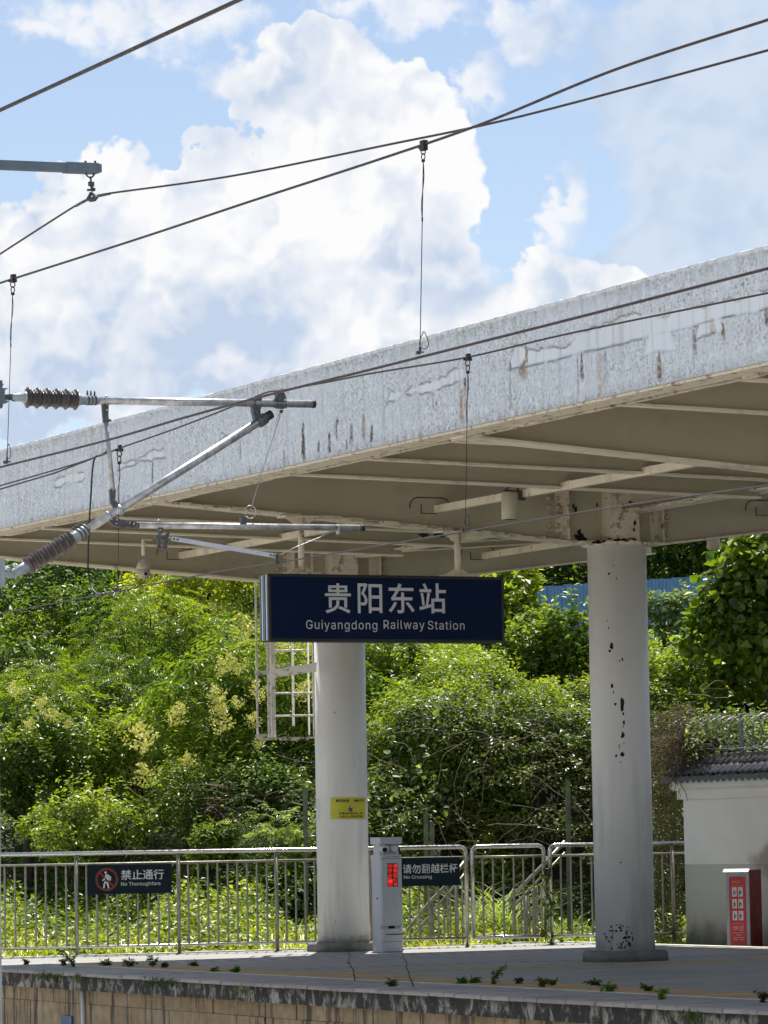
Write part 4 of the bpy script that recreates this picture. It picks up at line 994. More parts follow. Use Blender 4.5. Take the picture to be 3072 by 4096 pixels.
mb = MB(); put_text(mb, 'K1200—信息发布', lambda u, v: (u, -0.003, v), 0.065, 0.225, 1.083, 1.097, 0.01); mb.build('print', M['kiosk_dark'], ki)

# ================================================================== white perimeter wall with tiled coping
WP = 24.95; WT = on_p(2740, 3500, WP).y; W0 = 33.0
wz = lambda y: on_p(2760, y, WP).z
pw = thing('perimeter_wall', 'white plastered wall with dark tiled coping at the right edge', 'wall', (WP, WT, -0.06))
zc0, zc1, zc2 = wz(3197), wz(3162), wz(3128)
mb = MB(); mb.box((WP, W0, -0.06), (WP + 0.36, WT, zc0)); mb.build('body', M['plaster'], pw)
mb = MB(); mb.box((WP - 0.055, W0, zc0), (WP + 0.41, WT + 0.055, zc1)); mb.build('lower_cornice', M['plaster'], pw)
mb = MB(); mb.prism([(WP - 0.06, W0, zc1), (WP - 0.12, W0, zc1 + 0.035), (WP - 0.12, W0, zc2 + 0.03), (WP + 0.48, W0, zc2 + 0.03), (WP + 0.48, W0, zc1 + 0.035), (WP + 0.42, W0, zc1)], (0, WT + 0.12 - W0, 0)); mb.build('upper_cornice', M['plaster'], pw)
ze = zc2 + 0.035; zr = wz(3030)
mb = MB(); mb.prism([(WP - 0.17, W0, ze + 0.01), (WP + 0.18, W0, zr - 0.03), (WP + 0.53, W0, ze + 0.01)], (0, WT + 0.17 - W0, 0)); mb.build('coping_core', M['tile_dark'], pw)
sl = math.atan2(zr - 0.03 - ze, 0.35); L_ = 0.215
def tile(m2):                   # one arched tile, axis down the slope, local -p
    n = 7
    for k_, (r_, o_) in enumerate(((0.062, 0),)):
        vs_ = []
        for s_ in (0, 1):
            for q_ in np.linspace(0, math.pi, n):
                vs_.append((-s_ * L_ * math.cos(sl), r_ * math.cos(q_) * (1 + 0.06 * s_), r_ * 0.72 * math.sin(q_) - s_ * L_ * math.sin(sl)))
        for s_ in (0, 1):
            for q_ in np.linspace(0, math.pi, n):
                vs_.append((-s_ * L_ * math.cos(sl), (r_ - .012) * math.cos(q_) * (1 + 0.06 * s_), (r_ - .012) * 0.72 * math.sin(q_) - s_ * L_ * math.sin(sl)))
        fs_ = [(i, i + 1, n + i + 1, n + i) for i in range(n - 1)] + [(2*n + i, 3*n + i, 3*n + i + 1, 2*n + i + 1) for i in range(n - 1)]
        fs_ += [(n + i, n + i + 1, 3*n + i + 1, 3*n + i) for i in range(n - 1)]
        m2.add(vs_, fs_, True)
its = []; t_ = WT + 0.12
while t_ > 37.5:
    for j, (dp_, dz_) in enumerate(((0.155, 0.028), (0.0, 0.0))):
        its.append((WP + 0.02 + dp_ + rnd.uniform(-.006, .006), t_, ze + 0.035 + (0.17 + dp_) * math.tan(sl) + dz_ * 0.6, (0, 0, rnd.uniform(-.04, .04))))
    t_ -= 0.14
pieces('roof_tile', M['tile_dark'], pw, its, tile)
mb = MB(); t_ = WT + 0.12      # drip edge tiles with scalloped lips
while t_ > 37.5:
    n = 9; top = [(WP - 0.19, t_ - 0.0705 + 0.141 * i / (n - 1), ze + 0.028) for i in range(n)]
    bot = [(WP - 0.195, t_ - 0.0705 + 0.141 * i / (n - 1), ze - 0.012 - 0.042 * math.sin(math.pi * i / (n - 1))) for i in range(n)]
    mb.add(top + bot, [(i, i + 1, n + i + 1, n + i) for i in range(n - 1)]); t_ -= 0.141
mb.build('drip_lip', M['tile_dark'], pw)
mb = MB(); t_ = WT - 0.0
while t_ > W0:
    mb.box((WP + 0.10, max(W0, t_ - 0.9), zr - 0.05), (WP + 0.26, t_ - 0.02, zr + 0.03 + rnd.uniform(-0.006, 0.006))); t_ -= 0.92
mb.build('ridge', M['ridge'], pw)
# razor wire coil on posts
rz = thing('razor_wire', 'silver razor wire coil on the ridge of the white wall', 'razor wire', (WP + 0.2, WT, zr))
Rr = 0.20; zc = zr + 0.27
mb = MB(); pts = []; rr_ = []
for i in range(int((WT + 0.35 - W0) / 0.175 * 20)):
    a = i / 20 * 2 * math.pi; k_ = i / 20
    pts.append((WP + 0.2 + Rr * math.cos(a), WT + 0.35 - k_ * 0.175 + 0.03 * math.sin(k_ * 1.7), zc + Rr * math.sin(a) * (1 + 0.05 * math.sin(k_ * 2.3)))); rr_.append(0.0075)
mb.tube(pts, rr_, 5); mb.build('coil', M['razor'], rz)
mb = MB()
for zz, pp in ((zc + Rr, WP + 0.2), (zc - Rr + 0.01, WP + 0.2), (zc - Rr + 0.02, WP + 0.05)):
    mb.tube([(pp, t_, zz + 0.01 * math.sin(t_ * 3)) for t_ in np.arange(W0, WT + 0.4, 0.25)], 0.006, 5)
mb.build('line_wire', M['razor'], rz)
for x in (2968, 2752):
    q_ = on_p(x, 3000, WP + 0.2); mb = MB(); mb.bar((WP + 0.2, q_.y, zr), (WP + 0.2, q_.y, zc + Rr + 0.02), 0.035, 0.035, up=(0, 1, 0)); mb.build('post', M['razor'], rz)
# red cabinet in front of the wall
CA = math.radians(-25); cc_ = on_Y(3001, 3776, 46.7)
cb = thing('extinguisher_cabinet', 'red fire extinguisher cabinet with a picture poster, beside the white wall', 'cabinet', (0, 0, 0), rot=False)
cb.location = (cc_.x, cc_.y, -0.06); cb.rotation_euler = (0, 0, CA)
cw, cdp, chh = 0.275, 0.42, 0.93
mb = MB(); rbox(mb, -cw, 0, 0.012, cdp, 0, chh, 0.004); mb.build('box', M['cab_red'], cb)
mb = MB(); mb.box((-cw - .004, -0.004, 0.02), (-cw + .035, 0.012, chh - 0.03)); mb.box((-.035, -0.004, 0.02), (.004, 0.012, chh - 0.03)); mb.box((-cw + .035, -0.004, 0.02), (-.035, 0.012, 0.065)); mb.box((-cw + .035, -0.004, chh - .075), (-.035, 0.012, chh - 0.03))
mb.prism([(-cw - .03, -0.03, chh - 0.03), (.006, -0.03, chh - 0.03), (.006, 0.02, chh + 0.004), (-cw - .03, 0.02, chh + 0.004)], (0, 0, 0.008)); mb.build('door_frame', M['cab_frame'], cb)
mb = MB(); mb.box((-cw + .036, 0.0, 0.066), (-.036, 0.0115, chh - .076)); po = mb.build('poster', M['cab_poster'], cb)
def csub(mb, nm, mt): o_ = mb.build(nm, mt, None, (0, 0, 0)); o_.parent = po; o_.location = (0, 0, 0); o_.rotation_euler = (0, 0, 0); return o_
fc = lambda u, v: (-cw + .036 + u * (cw - .072), -0.002, 0.066 + v * (chh - .142))
for r_ in range(3):
    for c_ in range(2):
        u0, u1 = (0.17, 0.44) if c_ == 0 else (0.53, 0.81); v1_ = 0.845 - r_ * 0.172; v0_ = v1_ - 0.135
        mb = MB(); mb.add([fc(u0, v0_), fc(u1, v0_), fc(u1, v1_), fc(u0, v1_)], [(0, 1, 2, 3)]); csub(mb, 'picture', M['white_print'])
mb = MB()
for r_ in range(3):
    for c_ in range(2):
        u0 = 0.25 if c_ == 0 else 0.58; v0_ = 0.845 - r_ * 0.172 - 0.12; f3 = lambda u, v: (fc(u, v)[0], -0.0035, fc(u, v)[2])
        for pts in (((u0, v0_), (u0 + .05, v0_), (u0 + .06, v0_ + .06), (u0 + .01, v0_ + .07)), ((u0 + .02, v0_ + .075), (u0 + .08, v0_ + .07), (u0 + .13, v0_ + .03 + .02 * c_), (u0 + .12, v0_ + .01)), ((u0 + .02, v0_ + .08), (u0 + .055, v0_ + .08), (u0 + .05, v0_ + .10), (u0 + .025, v0_ + .10))):
            mb.add([f3(*q_) for q_ in pts], [tuple(range(4))])
csub(mb, 'picture_figure', M['kiosk_dark'])
mb = MB(); f4 = lambda u, v: (fc(u, v)[0], -0.003, fc(u, v)[2])
put_text(mb, '使用方法', f4, .18, .68, .895, .945, .03); put_text(mb, '注意事项', f4, .32, .72, .135, .165, .03); csub(mb, 'orange_title', M['orange_print'])
mb = MB(); put_text(mb, '119', f4, .60, .82, .21, .29, .02)
for (a, b_, c_, d_) in ((.15, .53, .262, .274), (.20, .53, .232, .244), (.12, .84, .315, .320), (.12, .84, .183, .188), (.2, .5, .108, .118), (.55, .82, .108, .118), (.2, .45, .078, .088), (.55, .82, .078, .088), (.12, .84, .863, .867)):
    mb.add([f4(a, c_), f4(b_, c_), f4(b_, d_), f4(a, d_)], [(0, 1, 2, 3)])
csub(mb, 'pale_print', M['pink_print'])
mb = MB(); mb.box((-cw - .012, 0.02, 0.36), (-cw - .004, 0.05, 0.44)); mb.build('handle', M['iron'], cb)

# ================================================================== stair handrails beyond the fence, posts, blue fence
def on_off(x, y, off): return on_fz(x, y, off)
def handrail(label, up_, lo_, posts, off, thin):
    a = on_off(*up_[0], off); k = thing('stair_handrail', label, 'handrail', (a.x, a.y, 0), 'stainless stair handrails beyond the fence')
    mb = MB(); mb.tube([on_off(x, y, off) for x, y in up_], 0.024, 10); mb.build('top_rail', M['steel_dull'], k)
    mb = MB(); mb.tube([on_off(x, y, off) for x, y in lo_], 0.015, 8); mb.build('middle_rail', M['steel_dull'], k)
    for (x, y0, r_) in posts:
        q_ = on_off(x, y0, off); mb = MB(); mb.tube([(q_.x, q_.y, q_.z), (q_.x, q_.y, -0.12)], r_, 8); mb.build('post' if r_ > .02 else 'baluster', M['steel_dull'], k)
handrail('sloping stainless handrail seen through the fence right of the kiosk', [(1560, 3800), (1618, 3732), (1721, 3607), (1786, 3541), (1872, 3430)], [(1600, 3806), (1640, 3762), (1728, 3650), (1813, 3550), (1872, 3480)],
         [(1728, 3613, .024), (1824, 3500, .024), (1775, 3600, .011), (1800, 3570, .011), (1753, 3630, .011), (1848, 3510, .011), (1690, 3690, .011), (1870, 3490, .011)], 1.0, None)
handrail('sloping stainless handrail seen through the gate', [(2033, 3605), (2110, 3523), (2175, 3457), (2260, 3366)], [(2040, 3640), (2075, 3604), (2168, 3505), (2260, 3410)],
         [(2055, 3600, .024), (2104, 3580, .024), (2144, 3550, .024), (2085, 3600, .011), (2117, 3570, .011), (2131, 3560, .011), (2163, 3530, .011), (2200, 3490, .011)], 1.3, None)
for i, (x, yt, Y_, lab) in enumerate(((1697, 3255, 51.5, 'grey concrete post in the dark behind the fence, above the No Crossing board'), (1722, 3285, 52.0, 'thin mossy concrete post just right of the taller one behind the fence'),
                                  (2265, 3120, 51.8, 'mossy concrete post in the shade between gate and right column'), (1215, 3150, 52.5, 'mossy concrete post in the shade left of the left column'))):
    q_ = on_Y(x, yt, Y_); mb = MB(); mb.bar((q_.x, q_.y, -0.12), (q_.x + 0.02, q_.y, q_.z), 0.06, 0.06, up=(0, 1, 0)); tag(mb.build('concrete_post', M['concrete_post'], None, (q_.x, q_.y, -0.12), rot=False), lab, 'post')
# blue sheet fence on top of the hill
BY = 74.0; a = on_Y(2080, 2345, BY); b_ = on_Y(2860, 2300, BY)
bf = thing('sheet_fence', 'blue corrugated metal sheet fence on the hilltop behind the right column', 'fence', (a.x, BY, a.z - 1.9), rot=False)
n = 9; wd = (b_.x - a.x) / n
for i in range(n):
    mb = MB(); x0 = a.x + wd * i; zt_ = a.z + (b_.z - a.z) * i / n + rnd.uniform(-0.02, 0.02); k_ = 12
    top = [(x0 + wd * j / k_, BY + (0.03 if j % 2 else 0) + 0.02 * (i % 2), zt_) for j in range(k_ + 1)]; bot = [(v[0], v[1], v[2] - 1.9) for v in top]
    mb.add(bot + top, [(j, j + 1, k_ + 2 + j, k_ + 1 + j) for j in range(k_)]); mb.build('sheet', M['blue_sheet'], bf)
mb = MB(); q_ = on_Y(2112, 2330, BY - 0.2); mb.tube([(q_.x, q_.y, q_.z), (q_.x + .02, q_.y, q_.z - 2.2)], 0.045, 8); mb.build('post', M['rust'], bf)

# blue plate low on the platform wall and the pale pipe beside it
a = on_p(247, 4063, PE + 0.14); b_ = on_p(287, 4063, PE + 0.14)
mb = MB(); mb.box((PE + 0.135, b_.y, a.z - 0.28), (PE + 0.155, a.y, a.z)); tag(mb.build('wall_plate', M['blue_plate'], None, (PE + 0.14, a.y, a.z - 0.28)), 'small blue plate low on the stone platform wall at the left', 'plate')
a = on_p(330, 3975, PE + 0.13)
mb = MB(); mb.tube([(PE + 0.13, a.y, -0.185), (PE + 0.13, a.y - 0.02, -1.1)], 0.022, 10); tag(mb.build('drain_pipe', M['kiosk_cam'], None, (PE + 0.13, a.y, -1.1)), 'thin pale drain pipe down the stone platform wall beside the blue plate', 'pipe')
# ================================================================== overhead line
TCN = 29.8                     # the cantilever stands across the tracks at this t
def cp(x, y, dt=0.0): return on_t(x, y, TCN + dt)
MPp = 11.07
mast = thing('catenary_mast', 'grey steel catenary mast at the left edge with a bracket arm at the top', 'mast', (MPp, TCN, -1.12))
mb = MB(); w2 = 0.15
mb.box((MPp - w2, TCN - w2, -1.12), (MPp - w2 + .014, TCN + w2, 7.4)); mb.box((MPp + w2 - .014, TCN - w2, -1.12), (MPp + w2, TCN + w2, 7.4)); mb.box((MPp - w2 + .014, TCN - .006, -1.12), (MPp + w2 - .014, TCN + .006, 7.4))
mb.build('h_section', M['mast_light'], mast)
mb = MB(); mb.box((MPp - .35, TCN - .35, -1.12), (MPp + .35, TCN + .35, -0.9)); mb.build('footing', M['plinth'], mast)
a0 = cp(398, 676); a1 = cp(0, 660)
dirv = (a0 - a1).normalized(); st_ = a0 - dirv * ((a0.x - MPp) / dirv.x)
mb = MB(); mb.bar(st_, a0, 0.10, 0.0655, up=(0, 0, 1)); mb.bar(a0 - dirv * .30, a0 - dirv * .025, 0.11, 0.078); mb.build('bracket_arm', M['mast'], mast)
for x in (342, 381): 
    mb = MB(); q_ = cp(x, 668); mb.lathe(cp(x, 662), (0, 0, 1), [(0, .0105), (.024, .0105), (.036, .009), (.042, .004)], 8); mb.build('bolt', M['iron'], mast)
hang = thing('wire_suspension', 'dark chain and saddle clamp holding the upper wire under the bracket arm', 'clamp', tuple(cp(355, 694)))
mb = MB(); mb.tube([cp(342, 692), cp(349, 704), cp(360, 712), cp(371, 706), cp(381, 692)], 0.0075, 8); mb.build('u_bolt', M['iron'], hang)
mb = MB(); mb.tube([cp(361, 706), cp(363, 716), cp(364, 726)], [.013, .009, .008], 8); mb.cbox(cp(365, 736), (.024, .008, .0185)); mb.tube([cp(365, 740), cp(368, 752), cp(370, 766)], [.012, .014, .012], 8); mb.cbox(cp(356, 760, -.01), (.014, .012, .008)); mb.cbox(cp(376, 758, -.01), (.008, .012, .012)); mb.build('link', M['iron'], hang)
mb = MB(); mb.tube([cp(350, 797), cp(358, 786), cp(364, 770)], [.012, .016, .012], 8); mb.tube([cp(350, 796), cp(362, 799), cp(378, 796), cp(390, 786)], [.012, .020, .021, .012], 10); mb.tube([cp(366, 770), cp(378, 786), cp(388, 786)], [.010, .012, .010], 8)
mb.build('saddle', M['iron'], hang)
for i in range(3):
    mb = MB(); mb.tube([cp(367 + i * 6, 779 - i * 1.5, -.02), cp(371 + i * 6, 786 - i * 1.5, -.024)], 0.0035, 6); mb.build('strand', M['bolt'], hang)

def wire(name, label, pts, r, mat='wire', cat='wire', n=6):
    k = tag(MB().tube(pts, r, n).build(name, M[mat], None, tuple(pts[0])), label, cat); return k
def spline(ctrl, n=14):        # smooth line through control points
    out = []; P_ = [Vector(c) for c in ctrl]; P_ = [P_[0] * 2 - P_[1]] + P_ + [P_[-1] * 2 - P_[-2]]
    for i in range(1, len(P_) - 2):
        for j in range(n):
            t_ = j / n; a, b, c, d = P_[i-1:i+3]
            out.append(0.5 * ((2*b) + (-a + c) * t_ + (2*a - 5*b + 4*c - d) * t_**2 + (-a + 3*b - 3*c + d) * t_**3))
    return out + [P_[-2]]
def ext(pts, far=30, near=16):     # carry a wire on beyond the frame, along its own ends
    a = pts[0] + (pts[0] - pts[1]).normalized() * far; b = pts[-1] + (pts[-1] - pts[-2]).normalized() * near; return [a] + list(pts) + [b]
P_A, P_B, P_C = 13.7, 8.55, 4.45
# third track
wire('contact_wire', 'thick dark wire crossing the top left corner of the sky', ext([on_p(-40, 459, P_C), on_p(480, 220, P_C), on_p(980, -12, P_C)], 30, 8), 0.0063)
# second track: messenger and contact wire
W3 = spline([on_p(x, y, P_B) for x, y in ((-60, 1152), (0, 1132), (556, 954), (1000, 806), (1536, 631), (1934, 493), (2462, 278), (3072, 79), (3140, 56))])
wire('messenger_wire', 'dark wire rising from the left edge to the top right, crossing the other sky wire', ext(W3), 0.0066)
W4 = spline([on_p(x, y, P_B) for x, y in ((-60, 1886), (0, 1869), (425, 1762), (750, 1667), (1103, 1572), (1500, 1474), (2286, 1276), (3072, 1074), (3140, 1056))])
wire('contact_wire', 'thicker dark wire running along the upper half of the stucco canopy edge', ext(W4), 0.0068)
# cantilever track: messenger and contact wire
W5 = spline([on_p(x, y, P_A) for x, y in ((-60, 1959), (0, 1943), (280, 1862), (430, 1812), (480, 1792), (700, 1715), (900, 1638), (1060, 1572), (1124, 1562), (1300, 1530), (1500, 1491), (1870, 1429), (2286, 1332), (3072, 1172), (3140, 1158))], 6)
wire('messenger_wire', 'thin dark wire just under the thick one across the stucco canopy edge', ext(W5), 0.0072)
wire('feeder_tail', 'short second wire clipped below the thin wire at the left of the canopy edge', [on_p(-60, 1972, P_A), on_p(0, 1957, P_A), on_p(220, 1892, P_A), on_p(385, 1828, P_A), on_p(428, 1808, P_A)], 0.0072)
W6 = spline([on_p(x, y, P_A) for x, y in ((-60, 2465), (0, 2454), (362, 2386), (870, 2288), (1110, 2251), (1500, 2186), (1865, 2126), (2450, 2030), (3072, 1941), (3140, 1931))], 6)
wire('contact_wire', 'grey contact wire passing above the station sign and under the canopy', ext(W6), 0.0062, 'contact')
# anchor wire from the bracket arm
PW = a0.x
up_r = [on_p(x, y, PW) for x, y in ((386, 785), (440, 773), (926, 704), (1536, 582), (2092, 463), (3072, 201), (3140, 182))]
up_l = [on_p(x, y, PW) for x, y in ((354, 796), (290, 830), (0, 1016), (-60, 1056))]
pts = list(reversed(spline(up_l, 6))) + [on_p(370, 797, PW)] + spline(up_r, 8)
wire('anchor_wire', 'dark wire bending over the clamp under the bracket arm and rising to the right', ext(pts, 10, 16), 0.0082, n=8)
mb = MB(); mb.tube([on_p(x, y, PW) for x, y in ((386, 786), (440, 774))], 0.0115, 8); mb.tube([on_p(x, y, PW) for x, y in ((352, 797), (303, 824))], 0.0115, 8)
tag(mb.build('armour_wrap', M['iron'], None, tuple(on_p(370, 790, PW))), 'thicker rod wrap on the upper wire either side of its clamp', 'wire wrap')

# droppers
def dropper(label, top, bot, pp, r=0.0028, loop_b=None, chain=True, kink=None):
    (x0, y0), (x1, y1) = top, bot; Pn = lambda x, y: on_p(x, y, pp)
    sc = (Pn(x0, y0) - toT(CAM)).length / F      # metres per pixel there
    k = thing('dropper', label, 'dropper', tuple(Pn(x0, y0)))
    mb = MB(); mb.cbox(Pn(x0 + 1, y0 - 2), (.012 * 1, .02, .024) if chain else (.008, .012, .014)); mb.cbox(Pn(x0 - 12, y0 + 8), (sc * 6, .01, sc * 4)); mb.cbox(Pn(x0 + 10, y0 + 7), (sc * 4, .01, sc * 6)); mb.build('top_clip', M['wire'], k)
    y = y0 + 10
    if chain:
        for i, (h_, wd_) in enumerate(((24, 9), (26, 7))):
            mb = MB(); mb.tube([Pn(x0 - 1 + wd_ * math.sin(q_), y + h_ / 2 - h_ / 2 * math.cos(q_)) for q_ in np.linspace(0, 2 * math.pi, 13)], sc * 2.4, 6, cap=False); mb.build('link', M['wire'], k); y += h_ - 4
        mb = MB(); mb.tube([Pn(x0 - 1, y), Pn(x0 - 1, y + 4), Pn(x0 - 1, y + 10), Pn(x0 - 1, y + 14)], [sc * 3, sc * 8, sc * 8, sc * 3], 8); mb.build('ferrule', M['wire'], k); y += 12
    dx = (x1 - x0) / (y1 - y0)
    pts = [Pn(x0 + dx * (yy - y0), yy) for yy in np.linspace(y, y1 - 8, 12)]
    mb = MB(); mb.tube(pts, r, 6)
    yk = y + (y1 - y) * 0.30
    mb.tube([Pn(x0 + dx * (yy - y0) + 4 * math.sin((yy - y) / (yk - y) * 2 * math.pi), yy) for yy in np.linspace(y, yk, 10)], r, 6)
    mb.tube([Pn(x0 + dx * (yk - y0), yk - 8), Pn(x0 + dx * (yk - y0), yk + 8)], r * 1.9, 6); mb.build('cable', M['wire'], k)
    mb = MB(); mb.tube([Pn(x1, y1 - 26), Pn(x1, y1 - 14), Pn(x1, y1)], [r * 2, r * 3.4, r * 2.4], 6); mb.cbox(Pn(x1 - 6, y1 - 3), (sc * 8, .008, sc * 6)); mb.cbox(Pn(x1 + 9, y1 - 5), (sc * 4, .008, sc * 3)); mb.build('bottom_clip', M['iron'], k)
    if loop_b:
        w_, h_ = loop_b; mb = MB(); mb.tube([Pn(x1 + w_ * (0.5 - 0.5 * math.cos(q_)) + w_ * .15 * math.sin(q_ * 2), y1 - 18 - h_ / 2 + h_ / 2 * -math.sin(q_ * 1.0 + .0) * 1.0) for q_ in np.linspace(-1.2, 2 * math.pi - 1.4, 18)], r * 1.1, 6); mb.build('loop', M['wire'], k)
dropper('long dropper hanging in the middle of the sky down to the canopy edge', (1694, 584), (1680, 1414), P_B, 0.0021, (32, 70))
dropper('dropper at the left edge of the sky', (52, 1116), (28, 1852), P_B, 0.0021, (14, 60))
dropper('dropper crossing the canopy edge and soffit, ending above the right of the station sign', (1872, 1430), (1861, 2122), P_A, 0.0026, (18, 50))
dropper('dropper just right of the vertical strut, reaching down to the wire before the trees', (478, 1793), (471, 2362), P_A, 0.0026, (-14, 90))

# black jumper cable
jc = thing('jumper_cable', 'black jumper cable hanging from the thin wire down to the contact wire', 'cable', tuple(on_p(385, 1828, P_A)))
mb = MB(); mb.tube(spline([on_p(x, y, P_A) for x, y in ((430, 1806), (402, 1822), (382, 1828), (371, 1870), (363, 1990), (356, 2110), (352, 2250), (355, 2300), (363, 2340), (376, 2364), (396, 2378), (424, 2376))], 6), 0.0085, 8); mb.build('cable', M['rubber'], jc)
mb = MB(); mb.tube([on_p(412, 1817, P_A), on_p(430, 1807, P_A)], 0.014, 8); mb.tube([on_p(386, 2382, P_A), on_p(410, 2378, P_A)], 0.016, 8); mb.build('clamp', M['iron'], jc)

# ------------------------------------------------------------------ cantilever
can = thing('cantilever', 'galvanised catenary cantilever with two insulators reaching in from the left', 'cantilever', tuple(cp(0, 1590)))
def ctube(name, a, b, r, mat='galv', n=16, dt=0.0, cap_end=True):
    mb = MB(); mb.tube([cp(*a, dt), cp(*b, dt)], r, n); return mb.build(name, M[mat], can)
SCL = (cp(800, 1800) - toT(CAM)).length / F       # metres per photo pixel in this plane (frontal)
ctube('top_tube', (368, 1602), (1248, 1616), 15.5 * SCL)
ctube('tube_cap', (1246, 1616), (1259, 1616.5), 16.5 * SCL, 'rubber')
ctube('diagonal_tube', (318, 2137), (1068, 1667), 17 * SCL)
ctube('tube_cap', (1066, 1668), (1086, 1656), 18 * SCL, 'rubber')
ctube('registration_tube', (540, 2100), (1442, 2112), 12.5 * SCL)
ctube('tube_cap', (1440, 2112), (1456, 2112), 13.5 * SCL, 'rubber')
ctube('strut_tube', (425, 1690), (452, 1962), 9 * SCL)
def fit(name, polys, mat='iron', th=0.03):
    mb = MB()
    for pts in polys: mb.prism([cp(x, y, -th / 2) for x, y in pts], (0, th, 0))
    return mb.build(name, M[mat], can)
fit('strut_end', [[(409, 1606), (436, 1606), (434, 1660), (437, 1688), (416, 1690), (413, 1655)], [(434, 1676), (446, 1678), (447, 1684), (434, 1688)]])
fit('strut_end', [[(441, 1957), (464, 1957), (462, 1998), (472, 2012), (478, 2034), (464, 2042), (444, 2010)]])
mb = MB(); mb.tube([cp(422, 1587), cp(424, 1584), cp(428, 1587)], 4 * SCL, 6); mb.lathe(cp(427, 1640, -.02), (0, -1, 0), [(0, .009), (.008, .008)], 8); mb.lathe(cp(461, 2000, -.02), (0, -1, 0), [(0, .009), (.008, .008)], 8); mb.lathe(cp(428, 1618, -.02), (0, -1, 0), [(0, .007), (.008, .006)], 8); mb.build('pin', M['bolt'], can)
def axis_lathe(name, a, b, prof, mat, n=20):
    A, B = cp(*a), cp(*b); ax = (B - A).normalized(); L_ = (B - A).length
    mb = MB(); mb.lathe(A, ax, [(u * L_, r * SCL) for u, r in prof], n); return mb.build(name, M[mat], can)
# horizontal insulator
pr = [(0.0, 24)]; n_s = 16
for i in range(n_s):
    u0 = (i + 0.5) / n_s; big = (i % 3 == 0); R0 = 42 if big else 34
    pr += [(u0 - 0.030, 25), (u0 - 0.012, R0 * 0.93), (u0 - 0.003, R0), (u0 + 0.006, R0 * 0.95), (u0 + 0.022, 27)]
pr += [(1.0, 24)]
axis_lathe('ribbed_insulator', (104, 1590), (308, 1599), pr, 'porcelain', 28)
axis_lathe('insulator_cap', (44, 1588), (106, 1590), [(0, 8), (0.08, 14), (0.3, 17), (0.8, 17.5), (0.82, 23), (0.97, 23), (1.0, 19)], 'mast_light')
axis_lathe('insulator_cap', (304, 1598), (390, 1603), [(0, 24), (0.18, 24), (0.2, 20), (0.75, 20), (0.8, 18), (1.0, 17)], 'mast_light')
for x in (350, 364, 379):
    mb = MB(); mb.tube([cp(x, 1578 + (x - 350) * .05), cp(x - 1, 1562 + (x - 350) * .1)], 3.4 * SCL, 7); mb.tube([cp(x - 4, 1577), cp(x + 3, 1577)], 3.6 * SCL, 6); mb.lathe(cp(x - 3, 1600), (1, 0, 0.02), [(0, 21.5 * SCL), (6 * SCL, 21.5 * SCL)], 16); mb.build('band_clamp', M['iron'], can)
# its clevis and mast plate
fit('clevis', [[(18, 1578), (46, 1576), (68, 1568), (68, 1592), (60, 1606), (44, 1600), (18, 1598)]], 'iron', .02)
fit('mast_plate', [[(-80, 1521), (10, 1521), (10, 1632), (-80, 1635)], [(10, 1552), (36, 1553), (20, 1560), (20, 1600), (36, 1603), (28, 1612), (10, 1614)], [(10, 1533), (15, 1537), (10, 1545)], [(10, 1616), (13, 1620), (10, 1630)]], 'mast', .12)
# diagonal insulator
pr = [(0.0, 20)]; n_s = 15
for i in range(n_s):
    u0 = (i + 0.5) / n_s; R0 = 38 if i % 2 == 0 else 33
    pr += [(u0 - 0.028, 18), (u0 - 0.006, R0 * 0.96), (u0 + 0.002, R0), (u0 + 0.010, R0 * 0.8), (u0 + 0.024, 18)]
pr += [(1.0, 18)]
axis_lathe('ribbed_insulator', (108, 2266), (290, 2153), pr, 'silicone', 28)
axis_lathe('insulator_cap', (52, 2298), (112, 2263), [(0, 10), (0.12, 16), (0.5, 22), (0.9, 23), (1.0, 20)], 'mast_light')
axis_lathe('insulator_cap', (286, 2156), (350, 2117), [(0, 23), (0.1, 24), (0.9, 23), (1.0, 18)], 'mast_light')
for i in range(3):
    x = 312 + i * 14; y = 2139 - i * 8.6
    mb = MB(); mb.tube([cp(x - 14, y - 18), cp(x - 22, y - 30)], 3.4 * SCL, 7); mb.lathe(cp(x, y), (cp(350, 2117) - cp(286, 2156)).normalized(), [(0, 26 * SCL), (7 * SCL, 26 * SCL)], 16); mb.build('band_clamp', M['iron'], can)
fit('clevis', [[(20, 2290), (40, 2286), (58, 2288), (66, 2302), (54, 2312), (24, 2310)], [(30, 2272), (42, 2270), (46, 2282), (32, 2286)]], 'mast_light', .025)
fit('mast_plate', [[(-80, 2233), (20, 2233), (21, 2312), (22, 2345), (-80, 2346)]], 'mast_light', .12)
# joint of top and diagonal tube
fit('tube_joint', [[(1008, 1592), (1018, 1590), (1048, 1592), (1048, 1622), (1040, 1650), (1056, 1664), (1022, 1680), (1014, 1650), (1010, 1622)]], 'iron', .05)
mb = MB(); A, B = cp(1034, 1690), cp(1062, 1672); mb.lathe(A, (B - A), [(0, 24 * SCL), ((B - A).length, 23 * SCL)], 16); mb.lathe(cp(1030, 1646, -.03), (0, -1, 0), [(0, .026), (.006, .026)], 14); mb.lathe(cp(1012, 1607), (1, 0, 0.01), [(0, 20 * SCL), (6 * SCL, 20 * SCL)], 16); mb.build('collar', M['iron'], can)
fit('wire_saddle', [[(1108, 1570), (1138, 1570), (1146, 1592), (1148, 1630), (1140, 1634), (1108, 1630), (1106, 1600), (1112, 1585)], [(1100, 1568), (1134, 1562), (1134, 1572), (1102, 1578)]], 'iron', .06)
mb = MB(); mb.lathe(cp(1141, 1600, -.03), (0, -1, 0), [(0, .013), (.008, .011)], 8); mb.cbox(cp(1126, 1560), (.01, .02, .014)); mb.build('pin', M['bolt'], can)
